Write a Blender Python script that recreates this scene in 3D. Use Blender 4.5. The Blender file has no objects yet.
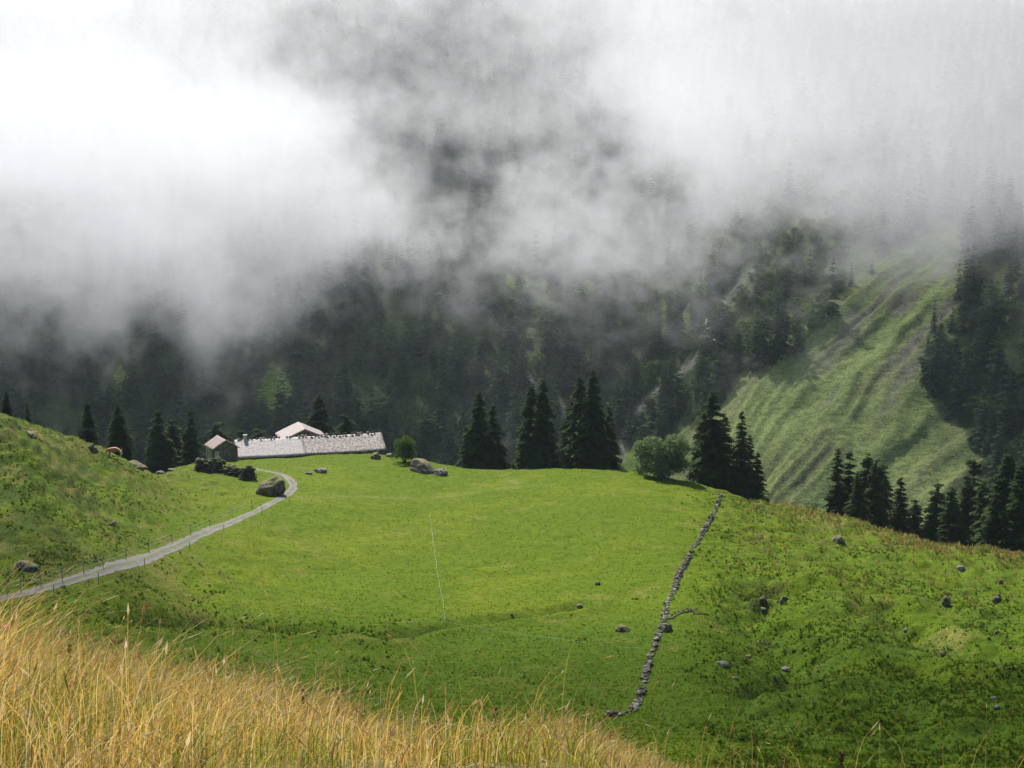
import bpy, math, random
import numpy as np
from mathutils import Vector

# ------------------------------------------------------------------ camera, sky, sun, exposure
SC = bpy.context.scene
COL = SC.collection
F = 1407.0                       # focal length in pixels at 1024 wide
PITCH = math.atan(174 / F)       # camera looks down; the horizon lies at row 210
CP, SP = math.cos(PITCH), math.sin(PITCH)

cd = bpy.data.cameras.new('camera')
cam = bpy.data.objects.new('camera', cd)
COL.objects.link(cam)
cd.sensor_width = 36.0
cd.lens = 36.0 * F / 1024
cd.clip_start = 0.1
cd.clip_end = 9000
cam.location = (0, 0, 0)
cam.rotation_euler = (math.pi / 2 - PITCH, 0, 0)
SC.camera = cam

SUN_EL, SUN_ROT = math.radians(50), math.radians(-22)
world = bpy.data.worlds.new('World')
SC.world = world
world.use_nodes = True
nt = world.node_tree
sky = nt.nodes.new('ShaderNodeTexSky')
sky.sky_type = 'NISHITA'
sky.sun_disc = False
sky.sun_elevation = SUN_EL
sky.sun_rotation = SUN_ROT
sky.dust_density = 1.2
nt.links.new(sky.outputs[0], nt.nodes['Background'].inputs[0])
nt.nodes['Background'].inputs[1].default_value = 0.07

sd = bpy.data.lights.new('sun', 'SUN')
sd.energy = 5.0
sd.angle = math.radians(1.5)
sd.color = (1.0, 0.96, 0.9)
sun = bpy.data.objects.new('sun', sd)
COL.objects.link(sun)
sdir = Vector((math.sin(SUN_ROT) * math.cos(SUN_EL), math.cos(SUN_ROT) * math.cos(SUN_EL), math.sin(SUN_EL)))
sun.rotation_euler = sdir.to_track_quat('Z', 'Y').to_euler()

SC.view_settings.view_transform = 'Standard'
SC.view_settings.look = 'None'
SC.view_settings.exposure = 0.66
SC.view_settings.gamma = 1.0
SC.render.engine = 'CYCLES'
cy = SC.cycles
cy.use_denoising = True
try:
    cy.denoiser = 'OPENIMAGEDENOISE'
    cy.denoising_input_passes = 'RGB_ALBEDO_NORMAL'
    cy.denoising_prefilter = 'ACCURATE'
except Exception:
    pass
cy.max_bounces = 16
cy.diffuse_bounces = 2
cy.glossy_bounces = 1
cy.transmission_bounces = 3
cy.transparent_max_bounces = 6
cy.volume_bounces = 12
cy.volume_step_rate = 2.0
cy.use_adaptive_sampling = False
SC.view_layers[0].cycles.use_denoising = True if hasattr(SC.view_layers[0], 'cycles') else True

# ------------------------------------------------------------------ small helpers
def ray(px, v):
    """X/Y and Z/Y of the direction seen at a picture position."""
    a = (np.asarray(px, float) - 512) / F
    b = (384 - np.asarray(v, float)) / F
    y = CP + b * SP
    return a / y, (-SP + b * CP) / y

def to_px(X, Y, Z):
    d = Y * CP - Z * SP
    u = Y * SP + Z * CP
    return 512 + F * X / d, 384 - F * u / d

def wv(v):
    return float(ray(512, v)[1])

def hash2(ix, iy, seed):
    n = (ix.astype(np.int64) * 374761393 + iy.astype(np.int64) * 668265263 + seed * 1442695041) & 0x7fffffff
    n = ((n ^ (n >> 13)) * 1274126177) & 0x7fffffff
    n = n ^ (n >> 16)
    return (n & 0xffffff) / float(0xffffff)

def vnoise(x, y, seed=0):
    x = np.asarray(x, float); y = np.asarray(y, float)
    ix = np.floor(x); iy = np.floor(y)
    fx = x - ix; fy = y - iy
    fx = fx * fx * fx * (fx * (fx * 6 - 15) + 10); fy = fy * fy * fy * (fy * (fy * 6 - 15) + 10)
    a = hash2(ix, iy, seed); b = hash2(ix + 1, iy, seed)
    c = hash2(ix, iy + 1, seed); d = hash2(ix + 1, iy + 1, seed)
    return (a + (b - a) * fx) * (1 - fy) + (c + (d - c) * fx) * fy - 0.5

def fbm(x, y, seed=0, octaves=4, gain=0.5):
    s = 0; a = 1; t = 0
    for o in range(octaves):
        s = s + a * vnoise(np.asarray(x) * 2 ** o + 17.3 * o, np.asarray(y) * 2 ** o - 9.1 * o, seed + o)
        t += a; a *= gain
    return s / t

def smooth(x, a, b):
    t = np.clip((x - a) / (b - a), 0, 1)
    return t * t * (3 - 2 * t)

def pchip(x, y, xi):
    x = np.asarray(x, float); y = np.asarray(y, float); xi = np.clip(xi, x[0], x[-1])
    h = np.diff(x); d = np.diff(y) / h
    m = np.zeros_like(y)
    for i in range(1, len(x) - 1):
        if d[i - 1] * d[i] > 0:
            w1 = 2 * h[i] + h[i - 1]; w2 = h[i] + 2 * h[i - 1]
            m[i] = (w1 + w2) / (w1 / d[i - 1] + w2 / d[i])
    m[0] = d[0]; m[-1] = d[-1]
    k = np.clip(np.searchsorted(x, xi) - 1, 0, len(x) - 2)
    t = (xi - x[k]) / h[k]
    return ((1 + 2 * t) * (1 - t) ** 2) * y[k] + t * (1 - t) ** 2 * h[k] * m[k] + t * t * (3 - 2 * t) * y[k + 1] + t * t * (t - 1) * h[k] * m[k + 1]

def inside(px, py, poly):
    px = np.asarray(px, float); py = np.asarray(py, float)
    r = np.zeros(px.shape, bool)
    n = len(poly)
    for i in range(n):
        x1, y1 = poly[i]; x2, y2 = poly[(i + 1) % n]
        if y1 == y2:
            continue
        c = ((y1 > py) != (y2 > py)) & (px < (x2 - x1) * (py - y1) / (y2 - y1) + x1)
        r ^= c
    return r

def line_dist(px, py, pts):
    px = np.asarray(px, float); py = np.asarray(py, float)
    best = np.full(px.shape, 1e9)
    for (x1, y1), (x2, y2) in zip(pts[:-1], pts[1:]):
        dx, dy = x2 - x1, y2 - y1
        t = np.clip(((px - x1) * dx + (py - y1) * dy) / (dx * dx + dy * dy + 1e-9), 0, 1)
        best = np.minimum(best, np.hypot(px - x1 - t * dx, py - y1 - t * dy))
    return best

def np_mesh(name, V, Fc, smooth_=False, col=None, uv=None):
    V = np.asarray(V, np.float32); Fc = np.asarray(Fc, np.int32)
    me = bpy.data.meshes.new(name)
    n, k = Fc.shape
    me.vertices.add(len(V)); me.vertices.foreach_set('co', V.ravel())
    me.loops.add(n * k); me.loops.foreach_set('vertex_index', Fc.ravel())
    me.polygons.add(n)
    me.polygons.foreach_set('loop_start', np.arange(n, dtype=np.int32) * k)
    if smooth_:
        me.polygons.foreach_set('use_smooth', np.ones(n, bool))
    me.update(calc_edges=True)
    if col is not None:
        a = me.color_attributes.new('tint', 'FLOAT_COLOR', 'POINT')
        c = np.ones((len(V), 4), np.float32); c[:, :3] = np.asarray(col) * 0.77
        a.data.foreach_set('color', c.ravel())
    if uv is not None:
        l = me.uv_layers.new(name='UVMap')
        l.data.foreach_set('uv', np.asarray(uv, np.float32)[Fc.ravel()].ravel())
    return me

def link(name, me, mat=None, parent=None, loc=None, rot=None):
    o = bpy.data.objects.new(name, me)
    COL.objects.link(o)
    if mat is not None and me is not None and not me.materials:
        me.materials.append(mat)
    if parent is not None:
        o.parent = parent
    if loc is not None:
        o.location = loc
    if rot is not None:
        o.rotation_euler = rot
    return o

def tag(o, label=None, cat=None, group=None, kind=None):
    if label: o['label'] = label
    if cat: o['category'] = cat
    if group: o['group'] = group
    if kind: o['kind'] = kind
    return o

def thing(name, label, cat, loc, rz=0.0, group=None):
    return tag(link(name, None, loc=loc, rot=(0, 0, rz)), label, cat, group)

class MB:
    """Collects convex pieces and links them as one mesh object."""
    def __init__(s): s.v = []; s.f = []
    def add(s, vs, fs):
        b = len(s.v); s.v += [tuple(map(float, p)) for p in vs]; s.f += [tuple(b + i for i in q) for q in fs]; return s
    def hexa(s, p):       # 8 points: bottom ring, top ring
        return s.add(p, [(3, 2, 1, 0), (4, 5, 6, 7), (0, 1, 5, 4), (1, 2, 6, 5), (2, 3, 7, 6), (3, 0, 4, 7)])
    def box(s, x0, x1, y0, y1, z0, z1):
        return s.hexa([(x0, y0, z0), (x1, y0, z0), (x1, y1, z0), (x0, y1, z0), (x0, y0, z1), (x1, y0, z1), (x1, y1, z1), (x0, y1, z1)])
    def tube(s, a, b, r0, r1, n=6):
        a = Vector(a); b = Vector(b); d = (b - a).normalized()
        u = d.orthogonal().normalized(); w = d.cross(u)
        vs = [a + (u * math.cos(2 * math.pi * i / n) + w * math.sin(2 * math.pi * i / n)) * r0 for i in range(n)]
        vs += [b + (u * math.cos(2 * math.pi * i / n) + w * math.sin(2 * math.pi * i / n)) * r1 for i in range(n)]
        fs = [(i, (i + 1) % n, n + (i + 1) % n, n + i) for i in range(n)] + [tuple(range(n - 1, -1, -1)), tuple(range(n, 2 * n))]
        return s.add(vs, fs)
    def build(s, name, mat, parent=None, **k):
        me = bpy.data.meshes.new(name); me.from_pydata(s.v, [], s.f); me.update()
        return link(name, me, mat, parent, **k)

# ------------------------------------------------------------------ materials
def mat_new(name):
    m = bpy.data.materials.new(name); m.use_nodes = True
    t = m.node_tree
    return m, t, t.nodes['Principled BSDF'], t.nodes['Material Output']

def nd(t, typ, **kw):
    n = t.nodes.new(typ)
    for k, v in kw.items():
        setattr(n, k, v)
    return n

def val(n, **kw):
    for k, v in kw.items():
        n.inputs[k.replace('_', ' ')].default_value = v
    return n

def noise_node(t, scale, detail=4.0, rough=0.55, vec=None, dist=0.0):
    n = nd(t, 'ShaderNodeTexNoise'); n.inputs['Scale'].default_value = scale
    n.inputs['Detail'].default_value = detail; n.inputs['Roughness'].default_value = rough
    n.inputs['Distortion'].default_value = dist
    if vec is not None: t.links.new(vec, n.inputs['Vector'])
    return n

def mixc(t, fac, a, b, mode='MIX'):
    n = nd(t, 'ShaderNodeMix', data_type='RGBA', blend_type=mode)
    for sock, v in ((n.inputs[0], fac), (n.inputs[6], a), (n.inputs[7], b)):
        if hasattr(v, 'links') or hasattr(v, 'is_linked'): t.links.new(v, sock)
        elif isinstance(v, tuple): sock.default_value = (*v, 1)
        else: sock.default_value = v
    return n.outputs[2]

def ramp(t, fac, a, b, lo=0.0, hi=1.0):
    n = nd(t, 'ShaderNodeMapRange', interpolation_type='SMOOTHSTEP')
    t.links.new(fac, n.inputs[0])
    n.inputs[1].default_value = a; n.inputs[2].default_value = b
    n.inputs[3].default_value = lo; n.inputs[4].default_value = hi
    return n.outputs[0]

def coords(t, scale=(1, 1, 1), rot=(0, 0, 0)):
    g = nd(t, 'ShaderNodeNewGeometry'); m = nd(t, 'ShaderNodeMapping')
    m.inputs['Scale'].default_value = scale; m.inputs['Rotation'].default_value = rot
    t.links.new(g.outputs['Position'], m.inputs[0]); return m.outputs[0]

def foliage_mat(name, col, trans=0.35, var=0.35, tcol=None, use_tint=False, rnd=(0.72, 0.85, 0.8)):
    m, t, p, out = mat_new(name)
    p.inputs['Roughness'].default_value = 0.9
    p.inputs['Specular IOR Level'].default_value = 0.04
    info = nd(t, 'ShaderNodeObjectInfo')
    nz = noise_node(t, 0.9, 2.0, vec=coords(t))
    base = mixc(t, ramp(t, nz.outputs[0], 0.3, 0.7), tuple(c * (1 - var) for c in col), tuple(min(1, c * (1 + var)) for c in col))
    base = mixc(t, ramp(t, info.outputs['Random'], 0, 1, 0, 1.0), base, mixc(t, 1.0, base, rnd, 'MULTIPLY'))
    if use_tint:
        a = nd(t, 'ShaderNodeVertexColor', layer_name='tint')
        base = mixc(t, 1.0, a.outputs[0], mixc(t, ramp(t, nz.outputs[0], 0.3, 0.7), (1 - var,) * 3, (1 + var,) * 3), 'MULTIPLY')
    t.links.new(base, p.inputs['Base Color'])
    tr = nd(t, 'ShaderNodeBsdfTranslucent')
    tb = mixc(t, 1.0, base, tcol or (1.5, 1.5, 0.8), 'MULTIPLY')
    t.links.new(tb, tr.inputs[0])
    mx = nd(t, 'ShaderNodeMixShader'); mx.inputs[0].default_value = trans
    t.links.new(p.outputs[0], mx.inputs[1]); t.links.new(tr.outputs[0], mx.inputs[2])
    t.links.new(mx.outputs[0], out.inputs['Surface'])
    return m

def rock_mat(name, dark, light, moss=0.0, mosscol=(0.10, 0.13, 0.02), scale=1.6, spots=(0.45, 0.45, 0.43)):
    m, t, p, out = mat_new(name)
    p.inputs['Roughness'].default_value = 0.9
    v = coords(t)
    n1 = noise_node(t, scale, 8, 0.65, v); n2 = noise_node(t, scale * 4.5, 5, 0.6, v)
    c = mixc(t, ramp(t, n1.outputs[0], 0.35, 0.65), dark, light)
    c = mixc(t, ramp(t, n2.outputs[0], 0.62, 0.7), c, spots)
    if moss:
        g = nd(t, 'ShaderNodeNewGeometry'); s = nd(t, 'ShaderNodeSeparateXYZ')
        t.links.new(g.outputs['Normal'], s.inputs[0])
        a = nd(t, 'ShaderNodeMath', operation='MULTIPLY_ADD'); t.links.new(n1.outputs[0], a.inputs[0])
        a.inputs[1].default_value = 1.2; t.links.new(s.outputs[2], a.inputs[2])
        c = mixc(t, ramp(t, a.outputs[0], 1.75 - moss, 1.95 - moss), c, mosscol)
    t.links.new(c, p.inputs['Base Color'])
    b = nd(t, 'ShaderNodeBump'); b.inputs['Strength'].default_value = 0.9; b.inputs['Distance'].default_value = 0.15
    t.links.new(n1.outputs[0], b.inputs['Height']); t.links.new(b.outputs[0], p.inputs['Normal'])
    return m

def plain_mat(name, a, b, scale=3.0, rough=0.8, stretch=(1, 1, 1), bump=0.3, lo=0.35, hi=0.65, detail=5):
    m, t, p, out = mat_new(name)
    p.inputs['Roughness'].default_value = rough
    n = noise_node(t, scale, detail, 0.6, None)
    tc = nd(t, 'ShaderNodeTexCoord'); mp = nd(t, 'ShaderNodeMapping'); mp.inputs['Scale'].default_value = stretch
    t.links.new(tc.outputs['Object'], mp.inputs[0]); t.links.new(mp.outputs[0], n.inputs['Vector'])
    t.links.new(mixc(t, ramp(t, n.outputs[0], lo, hi), a, b), p.inputs['Base Color'])
    if bump:
        bn = nd(t, 'ShaderNodeBump'); bn.inputs['Strength'].default_value = bump; bn.inputs['Distance'].default_value = 0.05
        t.links.new(n.outputs[0], bn.inputs['Height']); t.links.new(bn.outputs[0], p.inputs['Normal'])
    return m

# ------------------------------------------------------------------ terrain shape
COLS = [-260, 0, 100, 200, 290, 340, 378, 400, 450, 500, 560, 620, 660, 720, 800, 850, 900, 950, 1024, 1300]
# each column: knots (distance, row) or (distance, 'z', height)
def zz(y, v): return (y, v * 1.0)
FG = {-260: 685, 0: 697, 100: 703, 200: 712, 290: 722, 340: 738, 378: 746, 400: 750, 450: 756, 500: 759, 560: 750, 620: 766, 660: 778, 720: 796, 800: 800, 850: 806, 900: 812, 950: 816, 1024: 820, 1300: 840}
MID = {
 -260: [(95, 'z', -31), (112, 640), (125, 590), (140, 520), (155, 455), (168, 395), (195, 'z', -27)],
 0: [(93, 'z', -31.5), (115, 600), (128, 555), (142, 507), (156, 461), (168, 420), (195, 'z', -29)],
 100: [(93, 'z', -32.5), (112, 625), (128, 573), (150, 528), (172, 488), (192, 452), (220, 'z', -41)],
 200: [(91, 'z', -33.3), (115, 652), (138, 600), (165, 535), (195, 505), (232, 468), (255, 462), (280, 'z', -57)],
 290: [(90, 'z', -33.8), (112, 672), (135, 615), (165, 560), (200, 505), (215, 487), (240, 468), (264, 457), (290, 'z', -60)],
 340: [(90, 715), (112, 672), (138, 612), (172, 555), (205, 503), (235, 475), (262, 453), (288, 'z', -60)],
 378: [(90, 717), (112, 674), (139, 612), (174, 553), (208, 502), (237, 475), (262, 453), (288, 'z', -60)],
 400: [(90, 718), (112, 676), (140, 612), (175, 552), (210, 502), (238, 475), (256, 458), (282, 'z', -60)],
 450: [(90, 721), (112, 680), (142, 612), (178, 550), (212, 502), (238, 478), (254, 466), (280, 'z', -59)],
 500: [(90, 724), (112, 682), (143, 612), (178, 550), (210, 504), (232, 482), (250, 470), (276, 'z', -58)],
 560: [(90, 727), (112, 684), (143, 612), (177, 550), (208, 504), (230, 482), (248, 469), (275, 'z', -58)],
 620: [(90, 731), (112, 686), (142, 614), (172, 555), (202, 510), (226, 484), (243, 471), (270, 'z', -57)],
 660: [(89, 735), (111, 688), (140, 618), (168, 560), (198, 515), (222, 490), (238, 477), (265, 'z', -57)],
 720: [(87, 742), (108, 694), (136, 630), (162, 575), (192, 528), (215, 502), (230, 490), (256, 'z', -57)],
 800: [(84, 752), (104, 705), (125, 655), (140, 622), (165, 575), (195, 534), (217, 509), (244, 'z', -57)],
 850: [(82, 758), (100, 714), (122, 660), (136, 630), (160, 586), (188, 548), (208, 521), (236, 'z', -57)],
 900: [(80, 764), (98, 718), (120, 665), (134, 636), (156, 598), (180, 560), (200, 535), (228, 'z', -57)],
 950: [(78, 768), (96, 720), (118, 668), (132, 643), (152, 608), (174, 573), (192, 547), (222, 'z', -58)],
 1024: [(75, 772), (94, 720), (115, 672), (130, 645), (148, 617), (168, 588), (183, 561), (214, 'z', -58)],
 1300: [(70, 790), (90, 740), (110, 700), (125, 672), (142, 650), (155, 635), (168, 620), (200, 'z', -62)],
}
FARL = [(330, 'z', -120), (460, 'z', -160), (585, 470), (635, 384), (693, 300), (776, 200), (881, 100), (985, 10), (1120, -60), (1400, -70)]
FARLL = [(330, 'z', -120), (460, 'z', -160), (580, 470), (630, 384), (690, 300), (770, 205), (860, 120), (975, 35), (1080, 10), (1400, 60)]
FAR = {
 -260: FARLL, 0: FARLL, 100: FARLL,
 200: [(330, 'z', -120), (460, 'z', -160), (585, 470), (635, 384), (693, 300), (776, 200), (872, 110), (975, 25), (1100, -20), (1400, 0)],
 290: FARL, 340: FARL, 378: FARL, 400: FARL, 450: FARL, 500: FARL, 560: FARL,
 620: [(330, 'z', -115), (460, 'z', -140), (560, 505), (610, 430), (665, 350), (715, 290), (780, 220), (860, 150), (970, 50), (1100, -10), (1400, -20)],
 660: [(320, 'z', -110), (440, 'z', -125), (510, 540), (545, 480), (590, 420), (650, 350), (705, 290), (775, 220), (850, 150), (960, 60), (1100, 10), (1400, 10)],
 720: [(310, 'z', -105), (410, 'z', -122), (480, 540), (512, 480), (548, 420), (598, 350), (645, 290), (710, 220), (790, 150), (890, 70), (1010, 0), (1400, 40)],
 800: [(300, 'z', -100), (390, 'z', -118), (450, 540), (479, 480), (512, 420), (554, 350), (597, 290), (656, 220), (727, 150), (820, 85), (960, 10), (1400, 80)],
 850: [(300, 'z', -98), (385, 'z', -115), (444, 540), (472, 480), (503, 420), (545, 350), (588, 290), (646, 220), (716, 150), (800, 95), (950, 20), (1400, 90)],
 900: [(290, 'z', -96), (375, 'z', -112), (436, 540), (464, 480), (495, 420), (536, 350), (578, 290), (635, 220), (706, 152), (790, 95), (950, 5), (1400, 60)],
 950: [(285, 'z', -95), (368, 'z', -110), (430, 540), (458, 480), (489, 420), (529, 350), (570, 290), (625, 225), (692, 158), (780, 95), (950, 0), (1400, 60)],
 1024: [(275, 'z', -94), (355, 'z', -108), (420, 540), (448, 480), (478, 420), (517, 350), (556, 290), (610, 230), (672, 165), (760, 100), (950, -10), (1400, 60)],
 1300: [(260, 'z', -94), (330, 'z', -104), (400, 540), (425, 480), (455, 420), (490, 350), (530, 290), (585, 225), (650, 165), (750, 105), (950, 0), (1400, 70)],
}
LY = np.linspace(math.log(2.0), math.log(1400), 620)
YG = np.exp(LY)
tab = []
for c in COLS:
    zc = wv(FG[c]) * 9
    k = [(2, -1.66), (4, -1.9 if FG[c] > 760 else -1.74), (6.5, (wv(max(FG[c] + 28, 752))) * 6.5), (9, zc), (14, zc - 2.75), (30, -13.6), (60, -25.6)]
    for e in MID[c] + FAR[c]:
        k.append((e[0], e[2]) if len(e) == 3 else (e[0], wv(e[1]) * e[0]))
    k = np.array(k)
    tab.append(pchip(np.log(k[:, 0]), k[:, 1], LY))
tab = np.array(tab)
UC = np.array([(c - 512) / F / (CP - 0.07 * SP) for c in COLS])
UG = np.linspace(UC[0], UC[-1], 260)
TAB = np.array([pchip(UC, tab[:, j], UG) for j in range(len(YG))])     # [Y, u]
ker = np.array([1, 4, 6, 4, 1]) / 16.0
for _ in range(3):
    P = np.pad(TAB, ((0, 0), (2, 2)), mode='edge')
    TAB = sum(ker[i] * P[:, i:i + TAB.shape[1]] for i in range(5))

def Hbase(X, Y):
    X = np.asarray(X, float); Y = np.asarray(Y, float)
    Ys = np.clip(Y, 2.0, 1399)
    u = X / np.maximum(Ys, 6.0)
    i = np.clip((np.log(Ys) - LY[0]) / (LY[1] - LY[0]), 0, len(LY) - 1.001)
    j = np.clip((u - UG[0]) / (UG[1] - UG[0]), 0, len(UG) - 1.001)
    i0 = i.astype(int); j0 = j.astype(int); fi = i - i0; fj = j - j0
    z = (TAB[i0, j0] * (1 - fj) + TAB[i0, j0 + 1] * fj) * (1 - fi) + (TAB[i0 + 1, j0] * (1 - fj) + TAB[i0 + 1, j0 + 1] * fj) * fi
    return z

def ground_pt(px, v, y0=60.0, y1=260.0):
    """first point of the smooth terrain seen at a picture position, between two distances"""
    u, w = ray(px, v)
    Ys = np.linspace(y0, y1, 1200)
    d = Hbase(u * Ys, Ys) - w * Ys
    k = np.argmax(d > 0) if (d > 0).any() else int(np.argmin(np.abs(d)))
    return float(u * Ys[k]), float(Ys[k])

# the gravel track, the dry stone wall and the ditches, found where the photograph shows them
TRACK_PX = [(-60, 617), (0, 600), (50, 588), (100, 573), (150, 556), (200, 535), (240, 518), (270, 504), (288, 495), (294, 487), (291, 480), (284, 475), (272, 472), (258, 470), (246, 467)]
TRACK = np.array([ground_pt(p, v, 90, 262) for p, v in TRACK_PX])
WALL_PX = [(724, 492), (716, 508), (705, 529), (694, 548), (684, 567), (677, 582), (675, 597), (666, 612), (664, 630), (656, 645), (649, 665), (643, 690), (638, 707), (628, 715), (601, 718)]
WALL = np.array([ground_pt(p, v, 84, 235) for p, v in WALL_PX])
SPUR = np.array([ground_pt(p, v, 100, 200) for p, v in [(664, 628), (678, 620), (692, 619), (700, 627), (706, 640)]])
D1 = np.array([ground_pt(p, v, 90, 220) for p, v in [(775, 598), (830, 600), (880, 612), (915, 632), (960, 655), (1024, 672)]])
D2 = np.array([ground_pt(p, v, 90, 220) for p, v in [(765, 592), (750, 622), (772, 650), (790, 672), (760, 690)]])
D3 = np.array([ground_pt(p, v, 90, 220) for p, v in [(380, 640), (430, 628), (480, 622), (530, 616), (580, 606)]])
D4 = np.array([ground_pt(p, v, 90, 220) for p, v in [(120, 622), (200, 622), (270, 628), (360, 634)]])

def H(X, Y):
    X = np.asarray(X, float); Y = np.asarray(Y, float)
    z = Hbase(X, Y)
    px, v = to_px(X, np.maximum(Y, 2), z)
    near = smooth(Y, 50, 90) * (1 - smooth(Y, 300, 340))
    dt = line_dist(X, Y, TRACK.tolist())
    keep = smooth(dt, 2.0, 6.0)
    right = smooth(px, 640, 760)
    z = z + near * keep * (fbm(X / 14, Y / 14, 3, 3) * 1.3 * (0.5 + 1.5 * right) + fbm(X / 2.2, Y / 2.2, 8, 3) * (0.36 + 1.0 * right))
    left = (1 - smooth(px, 200, 330)) * smooth(Y, 112, 135) * near
    # cattle terraces on the left hill
    zt = Hbase(X, Y)
    z = z + left * keep * (np.abs(((zt + fbm(X / 9, Y / 9, 5) * 2.2) * 0.9) % 1.0 - 0.5) * 0.9 * (1 - smooth(px, 60, 260)) + fbm(X / 1.6, Y / 2.2, 21, 3) * 0.6)
    for D, dep, wd in ((D1, 2.1, 2.0), (D2, 2.0, 2.6), (D3, 0.6, 0.9), (D4, 0.8, 1.2)):
        dd = line_dist(X, Y, D.tolist())
        z = z - dep * np.exp(-(dd / wd) ** 2) * (0.7 + 0.9 * vnoise(X / 3, Y / 3, 31)) + 0.45 * dep * np.exp(-((dd - 3.2 * wd * .8) / (wd * 1.3)) ** 2)
    # foreground bank lumps
    fg = 1 - smooth(Y, 12, 30)
    z = z + fg * (fbm(X / 1.3, Y / 1.3, 40, 3) * 0.22 + 0.16 * np.exp(-(((X - 0.42) / 0.5) ** 2 + ((Y - 8.4) / 0.7) ** 2)))
    # mountain relief
    far = smooth(Y, 330, 430)
    spur = smooth(px, 640, 720)
    s = (X - Y) * 0.707
    s2 = s + fbm(X / 60, Y / 60, 51) * 22
    zspur = Hbase(X, Y)
    a2 = (X + Y) * 0.707
    rib = (np.abs(vnoise(s2 / 15, a2 / 160, 52)) * -8.0 + np.abs(vnoise(s2 / 5.5, a2 / 45, 53)) * -5.0 + fbm(X / 5, Y / 5, 58, 3) * 1.6 + 3.5 + np.abs(((zspur * 0.55 + fbm(X / 12, Y / 12, 54) * 1.2) % 1.0) - 0.5) * 0.9)
    gul = -np.abs(fbm(X / 55 + fbm(X / 90, Y / 90, 55) * 1.2, Y / 260, 56, 3)) * 34 + 5
    z = z + far * (spur * rib * smooth(Y, 400, 450) + (1 - spur) * gul * smooth(Y, 480, 560)) + far * fbm(X / 28, Y / 28, 57, 4) * (5.0 - 3 * spur)
    return z

def grid_mesh(name, Ys, U, apex, fnH, tint=None):
    YY, UU = np.meshgrid(Ys, U, indexing='ij')
    XX = UU * (YY + apex)
    ZZ = fnH(XX, YY)
    n, m = YY.shape
    V = np.stack([XX, YY, ZZ], -1).reshape(-1, 3)
    idx = np.arange(n * m).reshape(n, m)
    Fc = np.stack([idx[:-1, :-1], idx[:-1, 1:], idx[1:, 1:], idx[1:, :-1]], -1).reshape(-1, 4)
    c = tint(V) if tint else None
    return np_mesh(name, V, Fc, True, c)

def near_tint(V):
    X, Y, Z = V.T
    px, v = to_px(X, np.maximum(Y, 2), Z)
    n1 = fbm(X / 16, Y / 16, 71, 4) + 0.5; n2 = fbm(X / 3.5, Y / 3.5, 74, 3) + 0.5
    c = np.ones((len(X), 3)) * np.array([0.108, 0.158, 0.006])
    yel = smooth(n1 * 0.6 + n2 * 0.4, 0.48, 0.72)[:, None]
    c = c * (1 - yel) + yel * np.array([0.138, 0.180, 0.008])
    # cloud shade over the lower meadow, put into the grass colour as darker green
    cloud_shade = (smooth(v, 585, 650) * (1 - smooth(Y, 140, 165)) * smooth(n1, 0.15, 0.5))[:, None]
    c = c * (1 - 0.62 * cloud_shade) + 0.62 * cloud_shade * np.array([0.060, 0.118, 0.006])
    # right of the wall: coarser herbs
    right = (smooth(px, 690, 760) * smooth(n2, 0.35, 0.6) * smooth(Y, 60, 90))[:, None]
    c = c * (1 - 0.4 * right) + 0.4 * right * np.array([0.085, 0.14, 0.02])
    # crest of the right ridge: dry reddish grass
    cr = (smooth(Y, 178, 200) * smooth(px, 700, 800) * smooth(n2, 0.4, 0.6))[:, None] * 0.6
    c = c * (1 - 0.5 * cr) + 0.5 * cr * np.array([0.24, 0.19, 0.06])
    # left hill: heathy patches, painted darker still for the shaded slope
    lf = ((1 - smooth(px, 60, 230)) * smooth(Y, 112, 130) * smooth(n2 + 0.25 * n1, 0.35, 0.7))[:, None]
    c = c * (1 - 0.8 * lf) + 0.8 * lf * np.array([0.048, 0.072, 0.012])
    lg = ((1 - smooth(px, 140, 300)) * smooth(Y, 112, 130) * smooth(fbm(X / 1.8, Y / 2.6, 78, 3) + 0.5, 0.5, 0.64))[:, None]
    c = c * (1 - 0.5 * lg) + 0.5 * lg * np.array([0.17, 0.15, 0.045])
    # dry tips and bare soil
    dry = 0.6 * smooth(fbm(X / 5, Y / 5, 81, 3) + 0.5, 0.66, 0.85)[:, None] * smooth(Y, 100, 120)[:, None]
    c = c * (1 - 0.5 * dry) + 0.5 * dry * np.array([0.24, 0.20, 0.06])
    for D, wd in ((D1, 1.2), (D2, 1.5), (D3, 0.6), (D4, 0.9)):
        dd = line_dist(X, Y, D.tolist())
        k = (np.exp(-(dd / wd) ** 2) * smooth(n2, 0.35, 0.55))[:, None]
        c = c * (1 - 0.75 * k) + 0.75 * k * np.array([0.05, 0.06, 0.018])
    dd = line_dist(X, Y, D1.tolist())
    k = (np.exp(-((dd - 3.2) / 1.3) ** 2) * smooth(n2, 0.4, 0.6))[:, None]
    c = c * (1 - 0.6 * k) + 0.6 * k * np.array([0.26, 0.22, 0.07])
    # trodden cow paths
    for pts in PATHS:
        dd = line_dist(X, Y, pts)
        k = np.exp(-(dd / 0.9) ** 2)[:, None] * (0.05 + 0.65 * n2[:, None])
        c = c * (1 - 0.6 * k) + 0.6 * k * np.array([0.27, 0.27, 0.14])
    fg = (1 - smooth(Y, 14, 40))[:, None]
    c = c * (1 - fg) + fg * np.array([0.22, 0.18, 0.065])
    return c
PATHS = [[ground_pt(p, v, 100, 245) for p, v in q] for q in (
    [(300, 497), (360, 496), (430, 497), (500, 490), (545, 485)],
    [(500, 470), (510, 478), (520, 486)])]

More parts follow.
